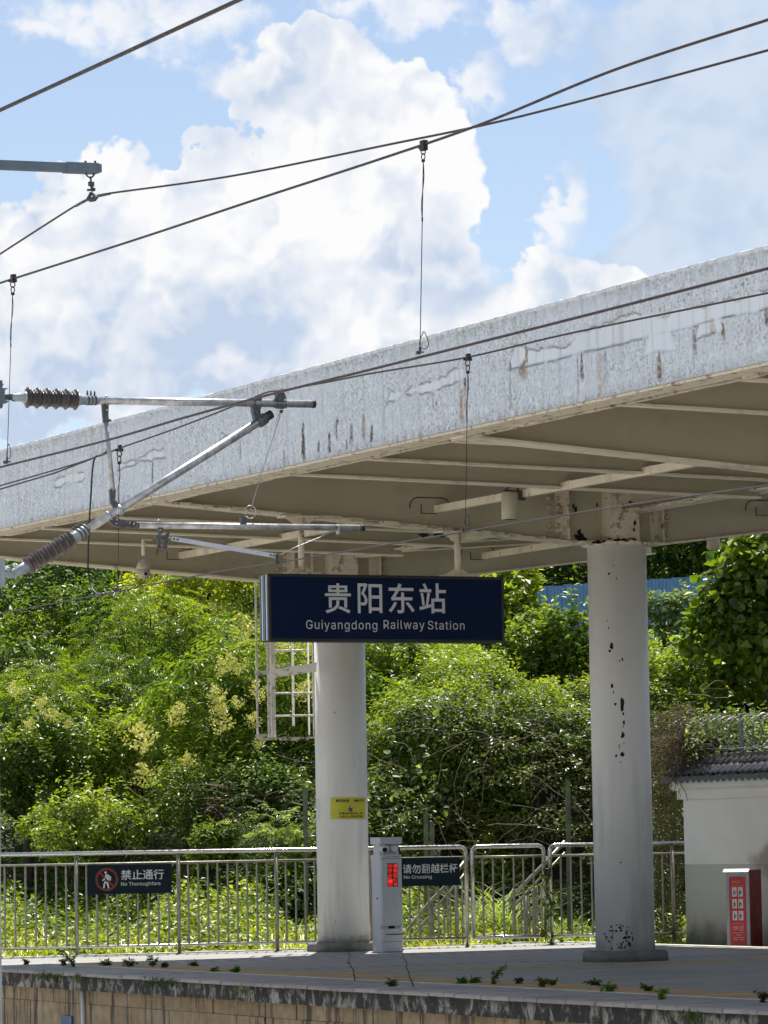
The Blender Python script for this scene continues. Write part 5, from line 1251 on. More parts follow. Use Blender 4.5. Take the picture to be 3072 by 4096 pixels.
# hook joint of diagonal and registration tube
fit('hook_joint', [[(436, 2076), (450, 2066), (470, 2072), (484, 2078), (500, 2080), (500, 2112), (486, 2112), (458, 2102), (444, 2090)]], 'iron', .045)
mb = MB(); A, B = cp(432, 2066), cp(452, 2053); mb.lathe(A, (B - A), [(0, 22 * SCL), (6 * SCL, 22 * SCL)], 16); A = cp(474, 2044); mb.lathe(A, (B - cp(432, 2066)), [(0, 23 * SCL), (14 * SCL, 23 * SCL)], 16); mb.build('collar', M['mast_light'], can)
mb = MB(); A, B = cp(498, 2095), cp(543, 2100); mb.lathe(A, (B - A), [(0, 12 * SCL), (0.12 * 1, 13 * SCL), ((B - A).length, 15 * SCL)], 12); mb.build('tube_socket', M['iron'], can)
mb = MB()
for x, y in ((468, 2078), (465, 2094), (520, 2092), (536, 2096)): mb.lathe(cp(x, y, -.03), (0, -1, 0), [(0, .008), (.006, .007)], 8)
mb.build('pin', M['bolt'], can)
# drop bracket and steady arm
fit('drop_bracket', [[(632, 2110), (652, 2110), (650, 2130), (640, 2142)], [(622, 2141), (672, 2143), (678, 2150), (664, 2156), (624, 2152)], [(630, 2152), (640, 2152), (644, 2188), (634, 2188)], [(658, 2152), (674, 2156), (668, 2190), (656, 2188)], [(632, 2184), (672, 2186), (662, 2196), (650, 2190), (634, 2189)], [(664, 2140), (672, 2128), (680, 2132), (674, 2146)]], 'iron', .03)
mb = MB(); mb.tube([cp(630, 2098), cp(634, 2080), cp(646, 2080), cp(650, 2098)], 3.5 * SCL, 6); mb.lathe(cp(641, 2120, -.02), (0, -1, 0), [(0, .008), (.006, .007)], 8); mb.lathe(cp(679, 2150, -.02), (0, -1, 0), [(0, .010), (.006, .009)], 8); mb.build('u_bolt', M['bolt'], can)
mb = MB(); mb.bar(cp(687, 2154), cp(1104, 2224), 0.014, 0.034, up=(0, 0, 1)); mb.build('steady_arm', M['alu'], can)
mb = MB()
for x, y in ((696, 2156), (710, 2158), (1082, 2220), (1095, 2222)): mb.lathe(cp(x, y, -.009), (0, -1, 0), [(0, .009), (.006, .008)], 6)
mb.build('arm_bolt', M['iron'], can)
fit('contact_clamp', [[(1102, 2218), (1114, 2218), (1113, 2240), (1120, 2250), (1116, 2256), (1100, 2254), (1104, 2238)]], 'iron', .03)
# stay wires
mb = MB(); mb.tube([cp(1124, 1640), cp(1118, 1668), cp(1060, 1850), cp(1003, 2036), cp(980, 2064), cp(975, 2086)], 0.0032, 6)
mb.tube([cp(1118, 1650), cp(1104, 1690), cp(1104, 1706), cp(1110, 1700), cp(1122, 1664)], 0.0028, 6); mb.build('stay_wire', M['galv'], can)
mb = MB(); mb.tube([cp(980 + 22 + 22 * math.cos(q_), 2058 - 10 - 26 * math.sin(q_) * 1.0) for q_ in np.linspace(math.pi * .95, -math.pi * .75, 16)], 0.0034, 6); mb.build('stay_loop', M['galv'], can)
fit('stay_clip', [[(966, 2068), (980, 2066), (984, 2084), (988, 2098), (974, 2116), (966, 2100)]], 'iron', .04)
fit('stay_clip', [[(1120, 1640), (1134, 1640), (1130, 1652), (1124, 1650)]], 'rubber', .02)
mb = MB(); mb.tube([cp(1112, 2222), cp(1180, 2190), cp(1290, 2144), cp(1345, 2118)], 0.003, 6); mb.tube([cp(1285, 2142), cp(1345, 2112)], 0.003, 6); mb.build('stay_wire', M['bolt'], can)
mb = MB(); mb.lathe(cp(1348, 2111), (1, 0, 0.01), [(0, 15 * SCL), (5 * SCL, 15 * SCL)], 14); mb.cbox(cp(1352, 2128), (.010, .014, .02)); mb.build('stay_band', M['mast_light'], can)
# ================================================================== hillside
def smooth(a, b, x):
    t_ = np.clip((x - a) / (b - a), 0, 1); return t_ * t_ * (3 - 2 * t_)
PL = np.array([(51.5, -0.16), (52.5, -0.1), (53.5, 0.1), (56, 0.6), (60, 1.9), (65, 3.2), (70, 4.2), (78, 5.0), (86, 6.2), (98, 8.2), (125, 8.8)])
PR_ = np.array([(53.0, -0.16), (53.6, 0.7), (54.1, 1.4), (54.6, 2.1), (55.2, 2.8), (57.2, 3.45), (61, 3.9), (70, 3.9), (84, 5.2), (98, 8.0), (125, 8.6)])
def prof(P_, v):
    s_ = np.linspace(0, 1, len(P_)); return np.interp(v, s_, P_[:, 0]), np.interp(v, s_, P_[:, 1])
def hill(X, v):
    yl, zl = prof(PL, v); yr, zr_ = prof(PR_, v); k_ = smooth(-1.6, 0.4, X + 0.5 * np.sin(v * 9))
    y = yl * (1 - k_) + yr * k_; z = zl * (1 - k_) + zr_ * k_
    n1 = np.sin(X * 1.3 + v * 17) * 0.22 + np.sin(X * 2.9 + 1.3 + v * 31) * 0.12 + np.sin(X * 0.55 + 2) * 0.25
    w_ = smooth(0.02, 0.2, v)
    return y - n1 * w_ * 0.8, z + n1 * w_ * 0.55
gx = np.linspace(-16, 40, 150); gv = np.linspace(0, 1, 120)
GX, GV = np.meshgrid(gx, gv, indexing='ij'); GY, GZ = hill(GX, GV)
idx = np.arange(GX.size).reshape(GX.shape)
fq = np.stack([idx[:-1, :-1], idx[1:, :-1], idx[1:, 1:], idx[:-1, 1:]], -1).reshape(-1, 4)
me = mesh_np('hillside', np.stack([GX, GY + 0.35, GZ - 0.15], -1).reshape(-1, 3), fq, [M['soil']], True)
ho = bpy.data.objects.new('hillside', me); COL.objects.link(ho); tag(ho, kind='structure')
def hill_z(x, y):
    v = np.linspace(0, 1, 400); yy, zz = hill(np.full(400, x), v); i = np.argmax(yy >= y) if (yy >= y).any() else 399; return float(zz[i])

# ------------------------------------------------------------------ leaves
def norm(a): return a / np.maximum(1e-9, np.linalg.norm(a, axis=-1, keepdims=True))
LEAF = {'oval': np.array([(0, 0, 0), (0.27, 0.48, 0.07), (0, 1, -0.05), (-0.27, 0.48, 0.07)]),
        'broad': np.array([(0, 0, 0), (0.34, 0.14, 0.06), (0.40, 0.48, 0.09), (0, 1, -0.12), (-0.40, 0.48, 0.09), (-0.34, 0.14, 0.06)]),
        'narrow': np.array([(0, 0, 0), (0.15, 0.45, 0.04), (0, 1, -0.08), (-0.15, 0.45, 0.04)])}
def leaves(P_, N_, D_, size, shape='oval'):
    """positions, normals, pointing directions, lengths -> verts, tris"""
    D_ = norm(D_ - N_ * (D_ * N_).sum(-1, keepdims=True)); X_ = np.cross(D_, N_)
    T_ = LEAF[shape]; s_ = np.asarray(size)[:, None, None]
    V = P_[:, None, :] + (T_[None, :, 0:1] * X_[:, None, :] + T_[None, :, 1:2] * D_[:, None, :] + T_[None, :, 2:3] * N_[:, None, :]) * s_
    n = len(P_); b_ = np.arange(n)[:, None] * len(T_)
    if len(T_) == 6: return V.reshape(-1, 3), np.concatenate([b_ + np.array([[0, 1, 2, 3]]), b_ + np.array([[0, 3, 4, 5]])], 0)
    Fc = np.concatenate([b_ + np.array([[0, 1, 2]]), b_ + np.array([[0, 2, 3]])], 0)
    return V.reshape(-1, 3), Fc
def rdir(n): return norm(rng.normal(size=(n, 3)))
def leaf_set(P_, out, size, shape, style, up=1.0, jitter=0.55):
    n = len(P_); N_ = norm(out * 0.55 + np.array([0, 0, up]) + rng.normal(size=(n, 3)) * jitter)
    if style == 'single':
        D_ = norm(out * 0.6 + rng.normal(size=(n, 3)) * 0.8 + np.array([0, 0, -0.15]))
        return leaves(P_, N_, D_, size * rng.uniform(0.6, 1.25, n), shape)
    # pinnate spray: leaflets in pairs along a drooping stalk
    k = 7; D_ = norm(out * 0.8 + rng.normal(size=(n, 3)) * 0.55 + np.array([0, 0, 0.15])); D_ = norm(D_ - N_ * (D_ * N_).sum(-1, keepdims=True)); S_ = np.cross(D_, N_)
    L = size * rng.uniform(2.6, 4.2, n); PP, NN, DD, SS = [], [], [], []
    for i in range(k):
        u = (i + 0.8) / k; drop = -0.35 * u * u
        base = P_ + D_ * (L * u)[:, None] + np.array([0, 0, 1.0]) * (L * drop)[:, None]
        for sgn in (-1, 1):
            PP.append(base); NN.append(norm(N_ + S_ * sgn * 0.25 + rng.normal(size=(n, 3)) * 0.15)); DD.append(norm(S_ * sgn + D_ * 0.55 + np.array([0, 0, -0.35]))); SS.append(size * rng.uniform(0.75, 1.1, n) * (1 - 0.35 * abs(u - 0.45)))
    return leaves(np.concatenate(PP), np.concatenate(NN), np.concatenate(DD), np.concatenate(SS), shape)
def lobes(c, r, k, rs=(0.30, 0.5)):
    out = []
    for i in range(k):
        d = rdir(1)[0]; d[1] = -abs(d[1]) if rng.random() < 0.72 else d[1]; d[2] = d[2] * 0.9 + 0.12
        f = rng.uniform(0.35, 0.82); out.append((c + d * r * f, rng.uniform(*rs) * float(np.mean(r))))
    return out
def crown_points(lb, n):
    w_ = np.array([l[1] ** 2 for l in lb]); ids = rng.choice(len(lb), n, p=w_ / w_.sum())
    C_ = np.array([l[0] for l in lb])[ids]; R__ = np.array([l[1] for l in lb])[ids]
    d = rdir(n); keep = (d[:, 1] < 0.35) & (d[:, 2] > -0.75); d, C_, R__ = d[keep], C_[keep], R__[keep]
    rad = np.clip(0.95 + rng.normal(size=len(d)) * 0.17, 0.55, 1.4)
    P_ = C_ + d * (R__ * rad)[:, None] * np.array([1.1, 1, 0.85])
    # young shoots standing out of the crown
    m_ = max(8, n // 260); li = rng.choice(len(lb), m_); sh = []
    for i_ in li:
        c_, r_ = lb[i_]; dd = rdir(1)[0]; dd[1] = -abs(dd[1]); dd[2] = abs(dd[2]) * 0.8 + 0.25; dd /= np.linalg.norm(dd); ln = rng.uniform(0.2, 0.55)
        st = c_ + dd * r_ * 0.85; up_ = norm(dd + np.array([rng.normal() * .4, 0, .9])); us = rng.uniform(0, 1, 16)
        sh.append((st + up_ * (us * ln)[:, None] + rng.normal(size=(16, 3)) * 0.02, np.tile(norm(dd + rng.normal(size=3) * .2), (16, 1))))
    # drop leaves buried in another lobe
    inside = np.zeros(len(P_), bool)
    for c_, r_ in lb: inside |= (((P_ - c_) / (r_ * np.array([1.1, 1, .85]))) ** 2).sum(-1) < 0.45
    return np.concatenate([P_[~inside]] + [s_[0] for s_ in sh]), np.concatenate([d[~inside]] + [s_[1] for s_ in sh])
def mesh_obj(name, V, Fc, mat, parent=None, org=(0, 0, 0), smooth_=False):
    me = mesh_np(name, V - np.array(org), Fc, [mat], smooth_)
    ob = bpy.data.objects.new(name, me); COL.objects.link(ob)
    if parent is not None: ob.parent = parent
    else: ob.location = org
    return ob
def tree(name, label, cat, sx, sy, Y, rx, rz, n, size=0.11, mat='leaf_mid', shape='oval', style='single', k=13, group=None, up=1.0, ry=None, zbase=None, trunk=True, rs=(0.30, 0.5), extra=None):
    c = np.array(on_Y(sx, sy, Y)); r = np.array([rx, ry or rx * 0.8, rz])
    gz = hill_z(c[0], Y) - 0.1 if zbase is None else zbase; gz = min(gz, c[2] - rz * 0.5)
    o_ = (c[0], c[1], gz); t_ = thing(name, label, cat, o_, group, rot=False)
    lb = lobes(c, r, k, rs); P_, d = crown_points(lb, n)
    if style == 'pinnate': sel = rng.random(len(P_)) < 0.14; P_, d = P_[sel], d[sel]
    V, Fc = leaf_set(P_, d, size, shape, style, up)
    mesh_obj('crown', V, Fc, M[mat], t_, o_)
    mb = MB()
    base = Vector(o_); top = Vector(c) + Vector((0, 0, -0.1 * rz)); midp = (base + top) / 2 + Vector((rnd.uniform(-.15, .15), 0.1, 0))
    tr = 0.03 + 0.03 * rx; mb.tube([base, midp, top], [tr * 1.4, tr, tr * 0.6], 8)
    for c_, r_ in lb[:9]:
        c_ = Vector(c_); m_ = (midp + c_) / 2 + Vector((rnd.uniform(-.1, .1), 0, rnd.uniform(-.1, .15))); mb.tube([midp.lerp(top, rnd.random()), m_, c_], [tr * .5, tr * .32, tr * .1], 6)
        for _ in range(2):
            e_ = c_ + Vector(rdir(1)[0]) * r_ * 0.85; mb.tube([m_, c_.lerp(e_, .4), e_], [tr * .18, tr * .12, tr * .05], 4)
    mb.build('trunk', M['bark'], t_)
    return t_, lb

G_ = 'trees and shrubs crowding the hillside'
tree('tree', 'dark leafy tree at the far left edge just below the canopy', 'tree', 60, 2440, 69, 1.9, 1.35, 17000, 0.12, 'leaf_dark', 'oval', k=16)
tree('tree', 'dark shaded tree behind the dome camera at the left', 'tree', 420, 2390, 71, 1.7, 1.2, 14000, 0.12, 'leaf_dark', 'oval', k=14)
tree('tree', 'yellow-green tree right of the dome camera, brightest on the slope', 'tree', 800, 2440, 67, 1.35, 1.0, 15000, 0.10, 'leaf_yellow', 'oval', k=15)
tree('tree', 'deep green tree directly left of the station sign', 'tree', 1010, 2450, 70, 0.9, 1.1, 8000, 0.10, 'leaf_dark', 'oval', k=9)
tree('tree', 'mid green tree below the left contact wire', 'tree', 250, 2600, 64, 1.6, 0.9, 15000, 0.11, 'leaf_mid', 'oval', k=14)
tree('tree', 'feathery light green tree in the middle of the left slope', 'tree', 640, 2660, 62, 1.6, 0.95, 15000, 0.105, 'leaf_mid', 'narrow', 'pinnate', k=14)
tree('shrub', 'dark green shrub at the left edge halfway down the slope', 'shrub', 80, 2790, 60, 1.2, 0.9, 12000, 0.10, 'leaf_dark', 'oval', k=12)
tree('tree', 'dense mid green tree left of the flowering tree', 'tree', 420, 2880, 59.5, 1.5, 0.9, 16000, 0.10, 'leaf_mid', 'narrow', 'pinnate', k=14)
fl_t, fl_l = tree('flowering_tree', 'tree with yellow flower plumes beside the ladder frame', 'tree', 1000, 2860, 57.5, 1.55, 1.45, 20000, 0.165, 'leaf_mid', 'narrow', 'pinnate', k=20)
tree('shrub', 'low bright shrub on the left slope under the feathery trees', 'shrub', 560, 3080, 57.5, 1.3, 0.75, 13000, 0.09, 'leaf_bright', 'oval', k=12)
tree('shrub', 'yellow-green shrub at the lower left edge above the fence rail', 'shrub', 110, 3110, 56.8, 1.3, 0.9, 14000, 0.085, 'leaf_mid', 'oval', k=24, rs=(.18, .34))
tree('shrub', 'brown-green tangled shrub above the No Thoroughfare board', 'shrub', 800, 3240, 55.4, 1.1, 0.6, 9000, 0.07, 'leaf_mid', 'oval', k=10)
tree('shrub', 'small bright shrub just above the fence rail at the far left', 'shrub', 330, 3330, 54.6, 1.4, 0.45, 11000, 0.075, 'leaf_bright', 'oval', k=22, rs=(.16, .3))
tree('shrub', 'dark green shrub low down left of the left column', 'shrub', 1150, 3210, 55.5, 0.9, 0.8, 8000, 0.09, 'leaf_dark', 'oval', k=10)
tree('shrub', 'pale spiky shrub at the fence rail just left of the left column', 'shrub', 1130, 3395, 53.8, 0.7, 0.30, 5000, 0.085, 'leaf_grey', 'narrow', 'pinnate', k=8)
tree('shrub', 'leafy shrub at the fence rail above the right end of the No Thoroughfare board', 'shrub', 880, 3390, 54, 0.65, 0.32, 5500, 0.075, 'leaf_mid', 'oval', k=8)
# right of the left column
tree('tree', 'bright leafy bush directly right of the station sign', 'tree', 2030, 2530, 60, 0.6, 0.95, 9000, 0.14, 'leaf_bright', 'oval', k=11)
tree('shrub', 'mottled bush under the blue sheet fence left of the right column', 'shrub', 2260, 2600, 58.5, 0.95, 0.62, 9000, 0.11, 'leaf_mid', 'oval', k=10)
tree('shrub', 'dark bush under the station sign right of the left column', 'shrub', 1560, 2690, 58.5, 0.9, 0.6, 8000, 0.12, 'leaf_mid', 'narrow', k=10)
tree('broadleaf_tree', 'large leaved tree at the right edge under the canopy', 'tree', 3070, 2430, 54.5, 1.15, 1.25, 17000, 0.145, 'leaf_mid', 'broad', k=24, up=0.8, zbase=2.6, rs=(.32, .5))
tree('shrub', 'pale grey-green shrub before the blue sheet fence beside the right column', 'shrub', 2680, 2480, 62, 0.5, 0.5, 3500, 0.10, 'leaf_grey', 'oval', k=8)
tree('shrub', 'bright shrub on the bank right of the right column', 'shrub', 2760, 2750, 57, 1.1, 0.7, 13000, 0.085, 'leaf_bright', 'oval', k=12)
tree('shrub', 'bright shrub filling under the large leaved tree', 'shrub', 2960, 2700, 55.5, 1.0, 0.5, 9000, 0.11, 'leaf_mid', 'oval', k=12)
tree('shrub', 'arching grassy shrub above the razor wire', 'shrub', 3020, 2800, 56, 0.7, 0.45, 4500, 0.16, 'leaf_bright', 'narrow', k=8)
# the hill line far behind
for i, (sx, sy, lab) in enumerate(((-60, 2200, 'far tree behind the canopy at the left edge of the view'), (1300, 2330, 'far dark tree hidden behind the station sign'), (1900, 2330, 'far tree on the hill line left of the blue fence'),
                                  (2350, 2300, 'far dark tree behind the blue fence, left of the right column'), (2720, 2260, 'far dark tree behind the blue fence, right of the right column'), (3050, 2200, 'far tree above the large leaved tree'))):
    tree('far_tree', lab, 'tree', sx, sy, 90, 2.4, 1.3, 12000, 0.17, 'leaf_dark' if i % 2 else 'leaf_mid', 'oval', k=12)
tree('far_tree', 'top of a tall far tree just showing over the canopy at the left edge', 'tree', -110, 2040, 86, 0.85, 1.35, 5000, 0.17, 'leaf_dark', 'oval', k=9)
# flower plumes on the flowering tree
def plume_mesh(seed, L=0.42):
    r_ = np.random.default_rng(seed); P_, N_, D_, S_ = [], [], [], []
    for b_ in range(26):
        h_ = r_.uniform(0, 1); a = r_.uniform(0, 6.28); ln = L * 0.55 * (1.05 - h_); d = np.array([math.cos(a) * .75, math.sin(a) * .75, 0.62]); d /= np.linalg.norm(d)
        for j in range(9):
            P_.append(np.array([0, 0, h_ * L * 0.75]) + d * ln * (j + 1) / 9 + r_.normal(size=3) * 0.006); N_.append(r_.normal(size=3)); D_.append(d + r_.normal(size=3) * .5); S_.append(0.036)
    V, Fc = leaves(np.array(P_), norm(np.array(N_)), norm(np.array(D_)), np.array(S_), 'oval'); return mesh_np('flower_plume', V, Fc, [M['flower']])
pls = [plume_mesh(s_) for s_ in (1, 2, 3)]
fo_ = Vector(fl_t['_o'])
spots = [(565, 3005, 1.5), (614, 3130, 1.05), (876, 2930, 1.15), (886, 2810, .9), (850, 2850, .85), (690, 2900, .9), (740, 2860, .7), (870, 2700, 1.1), (990, 2560, 1.2), (1130, 2620, .9), (1190, 2790, .9), (1050, 2800, .9), (750, 3070, .7), (1000, 2900, .7), (960, 2830, .6), (960, 2700, .8), (1215, 2600, .7), (1040, 2990, .6)]
for i, (x, y, s_) in enumerate(spots):
    ob = bpy.data.objects.new('flower_plume', pls[i % 3]); COL.objects.link(ob); ob.parent = fl_t
    ob.location = on_Y(x, y + 22 * s_, 54.9) - fo_; ob['kind'] = 'stuff'; ob.scale = (s_ * 1.15,) * 3; ob.rotation_euler = (rnd.uniform(-.5, .5), rnd.uniform(-.6, .6), rnd.uniform(0, 6))
yt, _l = tree('flowering_tree', 'tree with small yellow plumes at the left edge of the slope', 'tree', 250, 2960, 58.2, 1.5, 0.7, 13000, 0.11, 'leaf_mid', 'narrow', 'pinnate', k=12)
for i, (x, y, s_) in enumerate([(68, 2790, .9), (165, 2840, .8), (190, 2870, .7), (105, 2915, .7), (220, 2880, .7), (160, 2810, .6), (270, 2905, .5)]):
    ob = bpy.data.objects.new('flower_plume', pls[i % 3]); COL.objects.link(ob); ob.parent = yt
    ob.location = on_Y(x, y + 18, 55.6) - Vector(yt['_o']); ob['kind'] = 'stuff'; ob.scale = (s_ * 1.0,) * 3; ob.rotation_euler = (rnd.uniform(-.5, .5), rnd.uniform(-.6, .6), rnd.uniform(0, 6))

# ------------------------------------------------------------------ ground cover and creepers (nobody could count them)
def cover(name, label, xr, vr, n, size, mat, shape='oval', lift=0.25, style='single', mask=None, up=1.0, jit=0.55):
    X = rng.uniform(*xr, n); v = rng.uniform(*vr, n)
    y, z = hill(X, v); e_ = 0.004
    y2, z2 = hill(X + 0.01, v); y3, z3 = hill(X, np.clip(v + e_, 0, 1))
    a = np.stack([np.full(n, .01), y2 - y, z2 - z], -1); b_ = np.stack([np.zeros(n), y3 - y, z3 - z], -1); N_ = norm(np.cross(a, b_))
    N_[N_[:, 1] > 0.6] *= -1
    clump = np.array([mnoise.noise(Vector((float(x) * 1.7, float(q_) * 40, 3.3))) + 0.5 * mnoise.noise(Vector((float(x) * 5, float(q_) * 110, 8))) for x, q_ in zip(X, v)])
    k_ = np.ones(n, bool) if mask is None else mask(X, y, z, clump)
    P_ = np.stack([X, y, z], -1) + N_ * (lift * (0.3 + 0.7 * np.clip(clump + 0.5, 0, 1.2)) * rng.uniform(0.25, 1.15, n))[:, None]
    V, Fc = leaf_set(P_[k_], N_[k_], size, shape, style, up, jit)
    o = mesh_obj(name, V, Fc, M[mat]); return tag(o, label, 'ground cover' if label else None, kind='stuff')
sl_l = lambda X, y, z, c: c > -0.25
cover('slope_cover', 'mixed leafy undergrowth covering the left slope', (-7.5, 0.5), (0.1, 0.75), 60000, 0.085, 'leaf_mid', lift=0.5)
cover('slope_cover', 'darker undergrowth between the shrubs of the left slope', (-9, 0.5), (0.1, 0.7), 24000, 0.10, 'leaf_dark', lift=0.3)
low_b = lambda X: np.exp(-((X - 1.35 + 0.3 * np.sin(X * 7)) / 0.62) ** 2)
up_m = lambda X, y, z, c: (z > 2.25 + 0.6 * c - 1.7 * low_b(X)) & (c > -0.45)  # bright leaves for the lit bank, dark ones below: light and shade as colour
cover('bank_creeper', 'creeper leaves of sunlit colour covering the upper bank behind the columns', (-1.0, 7.0), (0.05, 0.75), 110000, 0.07, 'leaf_bright', lift=0.42, mask=up_m)
cover('bank_creeper', 'mid green creeper leaves mixed into the bank behind the columns', (-1.0, 7.0), (0.25, 0.75), 50000, 0.085, 'leaf_mid', lift=0.35, mask=lambda X, y, z, c: (z > 2.0 + 0.6 * c))
cover('bank_creeper', 'hanging creeper with shade put into its colour, low on the bank behind the columns', (-1.6, 8.5), (0.0, 0.36), 30000, 0.075, 'leaf_dark', lift=0.35, mask=lambda X, y, z, c: c > -0.1)
cover('bank_creeper', 'brownish withered creeper in the middle of the bank behind the columns', (-1.0, 5.2), (0.12, 0.42), 22000, 0.07, 'leaf_brown', lift=0.5, mask=lambda X, y, z, c: c > -0.05)
cover('hill_cover', 'leafy cover of the hilltop behind the canopy', (-8, 9), (0.66, 0.95), 60000, 0.18, 'leaf_mid', lift=0.9)
# pale dead leaves caught in the bank
cover('bank_creeper', 'scattered pale leaves on the bank under the station sign', (-0.4, 0.7), (0.15, 0.40), 260, 0.10, 'leaf_grey', 'broad', lift=0.75, up=0.2)

# weeds behind the fence
def verge_points(n, x0, x1, y0, y1): return rng.uniform(x0, x1, n), rng.uniform(y0, y1, n)
def fence_y(X): a, b_ = toW(FA), toW(FB); return a.y + (X - a.x) * (b_.y - a.y) / (b_.x - a.x)
X = rng.uniform(-6, 5.2, 46000); q_ = rng.uniform(0, 1, 46000) ** 0.8; Yv = fence_y(X) + 0.35 + q_ * 4.6
hgt = 0.10 + 0.62 * q_ + 0.25 * np.sin(X * 2.1) * q_ + 0.12 * np.sin(X * 6.3)
hgt = hgt * np.where(X > 0.6, 0.75, 1.0)
dark_hole = (X > 2.0) & (rng.random(46000) < 0.55)
Zv = -0.12 + np.abs(hgt) * rng.uniform(0.25, 1.0, 46000); k_ = ~dark_hole
P_ = np.stack([X, Yv, Zv], -1)[k_]; out_ = norm(np.stack([rng.normal(size=len(P_)) * .4, np.full(len(P_), -0.7), rng.uniform(0, .6, len(P_))], -1))
hf = rng.random(len(P_)) < 0.62
V, Fc = leaf_set(P_[hf], out_[hf], 0.085, 'oval', 'single'); tag(mesh_obj('weeds', V, Fc, M['leaf_yellow']), 'bright yellow-green weeds growing behind the fence', 'weeds', kind='stuff')
V, Fc = leaf_set(P_[~hf], out_[~hf], 0.075, 'broad', 'single'); tag(mesh_obj('weeds', V, Fc, M['leaf_mid']), 'greener broad leaved weeds mixed in behind the fence', 'weeds', kind='stuff')
# grass blades: arching strips
def blades(n, X, Y_, z0, L, wd, droop=0.6):
    a = rng.uniform(0, 6.28, n); d = np.stack([np.cos(a), np.sin(a), np.zeros(n)], -1); s_ = np.stack([-np.sin(a), np.cos(a), np.zeros(n)], -1); k = 5
    Vs = []
    for i in range(k):
        u = i / (k - 1); c_ = np.stack([X, Y_, z0], -1) + d * (L * u * u * droop)[:, None] + np.array([0, 0, 1.0]) * (L * (u - 0.42 * u * u * droop * 1.3))[:, None]
        w_ = wd * (1 - u ** 1.5) * 0.5 + 0.0008; Vs += [c_ - s_ * w_, c_ + s_ * w_]
    V = np.stack(Vs, 1).reshape(-1, 3); b_ = np.arange(n)[:, None] * (2 * k)
    Fc = np.concatenate([b_ + np.array([[2*i, 2*i+1, 2*i+3, 2*i+2]]) for i in range(k - 1)], 0); return V, Fc
n = 5200; X = rng.uniform(-6, 4.6, n); q_ = rng.uniform(0, 1, n) ** 1.4; k_ = (np.sin(X * 3.7) + np.sin(X * 1.1 + 2) > -0.7) & ~((X > 1.8) & (rng.random(n) < .6)); X, q_ = X[k_], q_[k_]; n = len(X)
V, Fc = blades(n, X, fence_y(X) + 0.25 + q_ * 3.2, np.full(n, -0.12), rng.uniform(0.18, 0.62, n) * (0.6 + 0.7 * q_), 0.014, 0.7)
tag(mesh_obj('grass', V, Fc, M['leaf_yellow']), 'tufts of long bright grass behind the fence', 'grass', kind='stuff')
# tall drooping grass behind the gate
pg = on_Y(1980, 3640, 51.0); n = 130
tg = thing('tall_grass', 'tall arching grass clump behind the gate', 'grass clump', (pg.x, pg.y, -0.12), rot=False)
V, Fc = blades(n, pg.x + rng.normal(size=n) * .22, pg.y + rng.normal(size=n) * .2, np.full(n, -0.12), rng.uniform(0.9, 1.75, n), 0.022, 0.85)
mesh_obj('blades', V, Fc, M['leaf_grey'], tg, tg['_o'])

# dry vines
def vines(name, label, n, start, spread, drop, r, mat, parent=None):
    mb = MB()
    for i in range(n):
        p_ = Vector(start(i)); d = Vector((rnd.uniform(-1, 1), rnd.uniform(-.3, .3), rnd.uniform(-.6, .4))).normalized(); pts = [p_]
        for j in range(7):
            d = (d + Vector((rnd.uniform(-1, 1), rnd.uniform(-.4, .4), rnd.uniform(-1, .7) - drop)) * 0.45).normalized(); p_ = p_ + d * spread; pts.append(p_)
        mb.tube(pts, r * rnd.uniform(.6, 1.3), 3, cap=False)
    return mb.build(name, M[mat], None, (0, 0, 0), rot=False)
tag(vines('dry_vines', None, 150, lambda i: (rnd.uniform(-1.0, 4.6), rnd.uniform(53.0, 53.9), rnd.uniform(0.6, 2.7)), 0.13, 0.25, 0.0042, 'dry'), 'dry twigs and vines hanging in the dark bank behind the fence', 'vines', kind='stuff')
tag(vines('dry_vines', None, 80, lambda i: tuple(on_Y(rnd.gauss(1100, 120), rnd.gauss(3230, 50), 54.9)), 0.12, 0.05, 0.006, 'dry'), 'brown dry twigs left of the left column', 'vines', kind='stuff')
tag(vines('dry_vines', None, 90, lambda i: tuple(on_Y(rnd.gauss(820, 130), rnd.gauss(3240, 45), 55.0)), 0.12, 0.05, 0.006, 'dry'), 'brown dry twigs above the No Thoroughfare board', 'vines', kind='stuff')
wpc = toW(on_p(2760, 2930, WP + 0.25))
tag(vines('dry_vines', None, 420, lambda i: tuple(on_Y(2745 + abs(rnd.gauss(0, 70)) - 30, rnd.gauss(2960, 60), 49.2 + rnd.uniform(-.2, .3))), 0.075, 0.15, 0.005, 'dry'), 'pile of dry vines over the left end of the razor wire', 'vines', kind='stuff')
# leafy creeper along the wall end and behind the razor wire
def clump(name, label, cat, pts_fn, n, size, mat, shape='oval', up=.6, kind='stuff'):
    P_ = np.array([pts_fn() for _ in range(n)]); out_ = np.tile(np.array([-.1, -.8, .3]), (n, 1))
    V, Fc = leaf_set(P_, norm(out_ + rng.normal(size=(n, 3)) * .4), size, shape, 'single', up); return tag(mesh_obj(name, V, Fc, M[mat]), label, cat, kind=kind)
clump('wall_creeper', 'brown-green creeper hanging down the left end of the white wall', 'creeper', lambda: tuple(on_Y(2690 + rnd.uniform(-75, 38) * (1 if rnd.random() < .8 else 1.3), rnd.uniform(2850, 3760), 50.6 + rnd.uniform(-.5, .5))), 9000, 0.055, 'leaf_brown', 'narrow')
clump('wall_creeper', 'green climbing leaves behind the razor wire', 'creeper', lambda: tuple(on_Y(rnd.uniform(2790, 3110), rnd.gauss(2950, 45), 49.2 + rnd.uniform(0, .8))), 2600, 0.075, 'leaf_mid', 'broad')
